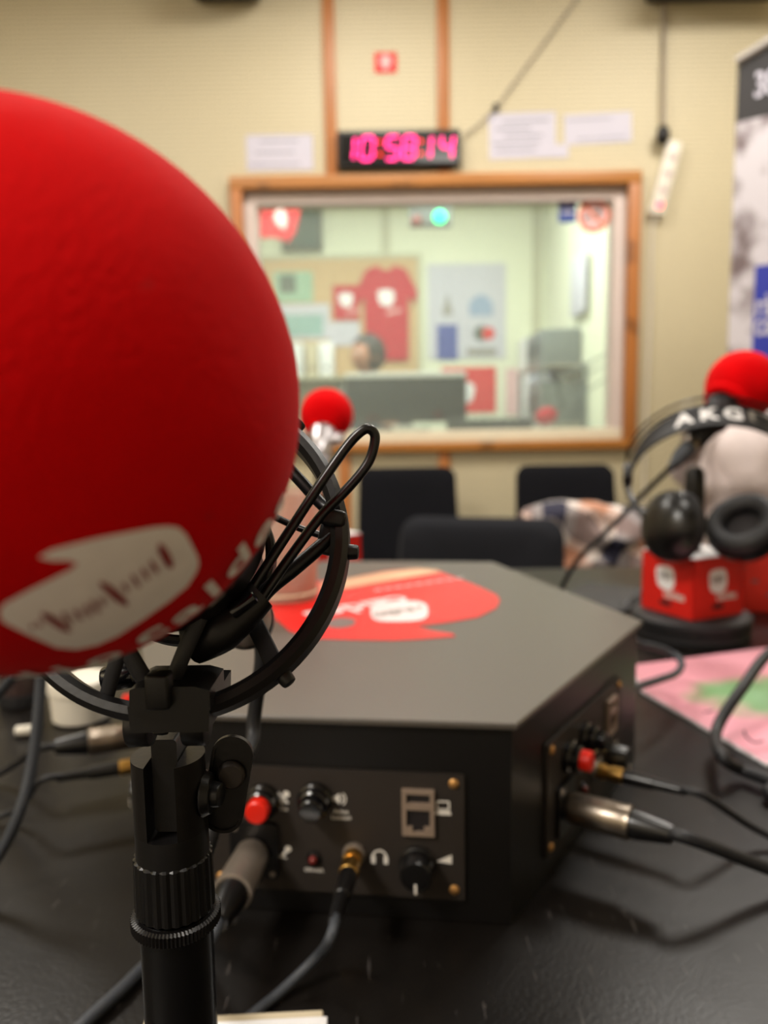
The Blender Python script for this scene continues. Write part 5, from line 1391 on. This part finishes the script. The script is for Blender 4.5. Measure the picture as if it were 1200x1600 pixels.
def hand(par, s_):
    w0 = V((hcx.x+s_*.14, 4.75-.32, KF+.79)); 
    b = B().sphere(w0+V((0, -.035, 0)), .032, 16, 12); b.v = [V((v.x, v.y*1.0, w0.z+(v.z-w0.z)*.42)) for v in b.v]
    for k_, (dx_, ln) in enumerate(((-.024, .055), (-.008, .066), (.008, .062), (.023, .048))):
        p0 = w0+V((dx_, -.055, 0)); b.tube([p0, p0+V((dx_*.2, -ln*.5, .006)), p0+V((dx_*.3, -ln, -.006))], .0075, 8, smooth=3)
    p0 = w0+V((-s_*.028, -.02, 0)); b.tube([p0, p0+V((-s_*.018, -.022, .0)), p0+V((-s_*.022, -.045, -.004))], .0085, 8, smooth=3)
    obj('hand', b, 'skin', par)
for s_ in (-1, 1): hand(pe_, s_)
oc = thing('office_chair', (hcx.x, 4.82, KF), 'black office chair under the person in the control room', 'chair')
cx_, cyy = hcx.x, 4.82
obj('seat', B().box((cx_, cyy, KF+.335), (.46, .44, .05), bev=.02), 'chair_fabric', oc)
obj('backrest', B().box((cx_, cyy+.25, KF+.66), (.40, .05, .42), bev=.02), 'chair_fabric', oc)
obj('column', B().cyl((cx_, cyy, KF+.08), (cx_, cyy, KF+.309), .025), 'black_satin', oc)
obj('back_arm', B().box((cx_, cyy+.235, KF+.40), (.06, .02, .16), bev=.004), 'black_satin', oc)
for k_ in range(5):
    a = 2*pi*k_/5; obj('foot_spoke', B().tube([V((cx_, cyy, KF+.09)), V((cx_+.26*cos(a), cyy+.26*sin(a), KF+.05))], .016, 8).sphere((cx_+.26*cos(a), cyy+.26*sin(a), KF+.028), .027, 14, 10), 'black_satin', oc)

# ================================================================== ROLL-UP BANNER
b0 = P(1146, 300, 2.6); b0 = V((b0.x, 2.6, 0)); bdir = V((.80, -.60, 0)).normalized(); bn = V((bdir.y, -bdir.x, 0))
zt = P(1148, 103, 2.6).z; BW = .85
bt = thing('rollup_banner', b0+bdir*BW/2, 'tall roll-up banner with black header, grey photo and blue block at the right edge', 'banner')
zh = P(1147, 192, 2.6).z; slope = .36
def bq(u, z, d=0): return b0+bdir*u+V((0, 0, z))+bn*d
hd_ = [(0, zh), (BW, zh), (BW, zt+.12), (.34, zt+.12), (0, zt)]
obj('header', B().prism(hd_, b0, bdir, EZ, bn, .002), 'black_banner', bt)
obj('photo_print', B().prism([(0, .09), (BW, .09), (BW, zh-.0005), (0, zh-.0005)], b0, bdir, EZ, bn, .002), 'banner_photo', bt)
obj('top_rail', B().tube([bq(-.004, zt+.012, .001), bq(.34, zt+.134, .001), bq(BW, zt+.134, .001)], .016, 10), 'silver_rail', bt)
obj('base_case', B().box(bq(BW/2, .045, 0), (BW+.02, .16, .09), bdir, bn, EZ, bev=.01), 'silver_rail', bt)
obj('support_pole', B().cyl(bq(BW/2, .09, -.03), bq(BW/2, zt+.1, -.03), .01, n=12), 'silver_rail', bt)
zb1, zb0 = P(1165, 420, 2.6).z, P(1165, 590, 2.6).z; ub = .075
obj('blue_block', B().prism([(ub, zb0), (.62, zb0), (.62, zb1), (ub, zb1)], bq(0, 0, .0022), bdir, EZ, bn, .001), 'blue_banner', bt)
for tx_, sz, u_, py in (('r\u00e0dio', .10, ub+.004, 483), ('caldes', .10, ub+.004, 512), ('38\u00b74', .105, .05, 143)):
    obj('lettering', put_text(B(), tx_, sz, bq(u_, P(1165, py, 2.6).z), bdir*.66, EZ, bn, .0036, bold=.002, align='LEFT'), 'paper', bt)
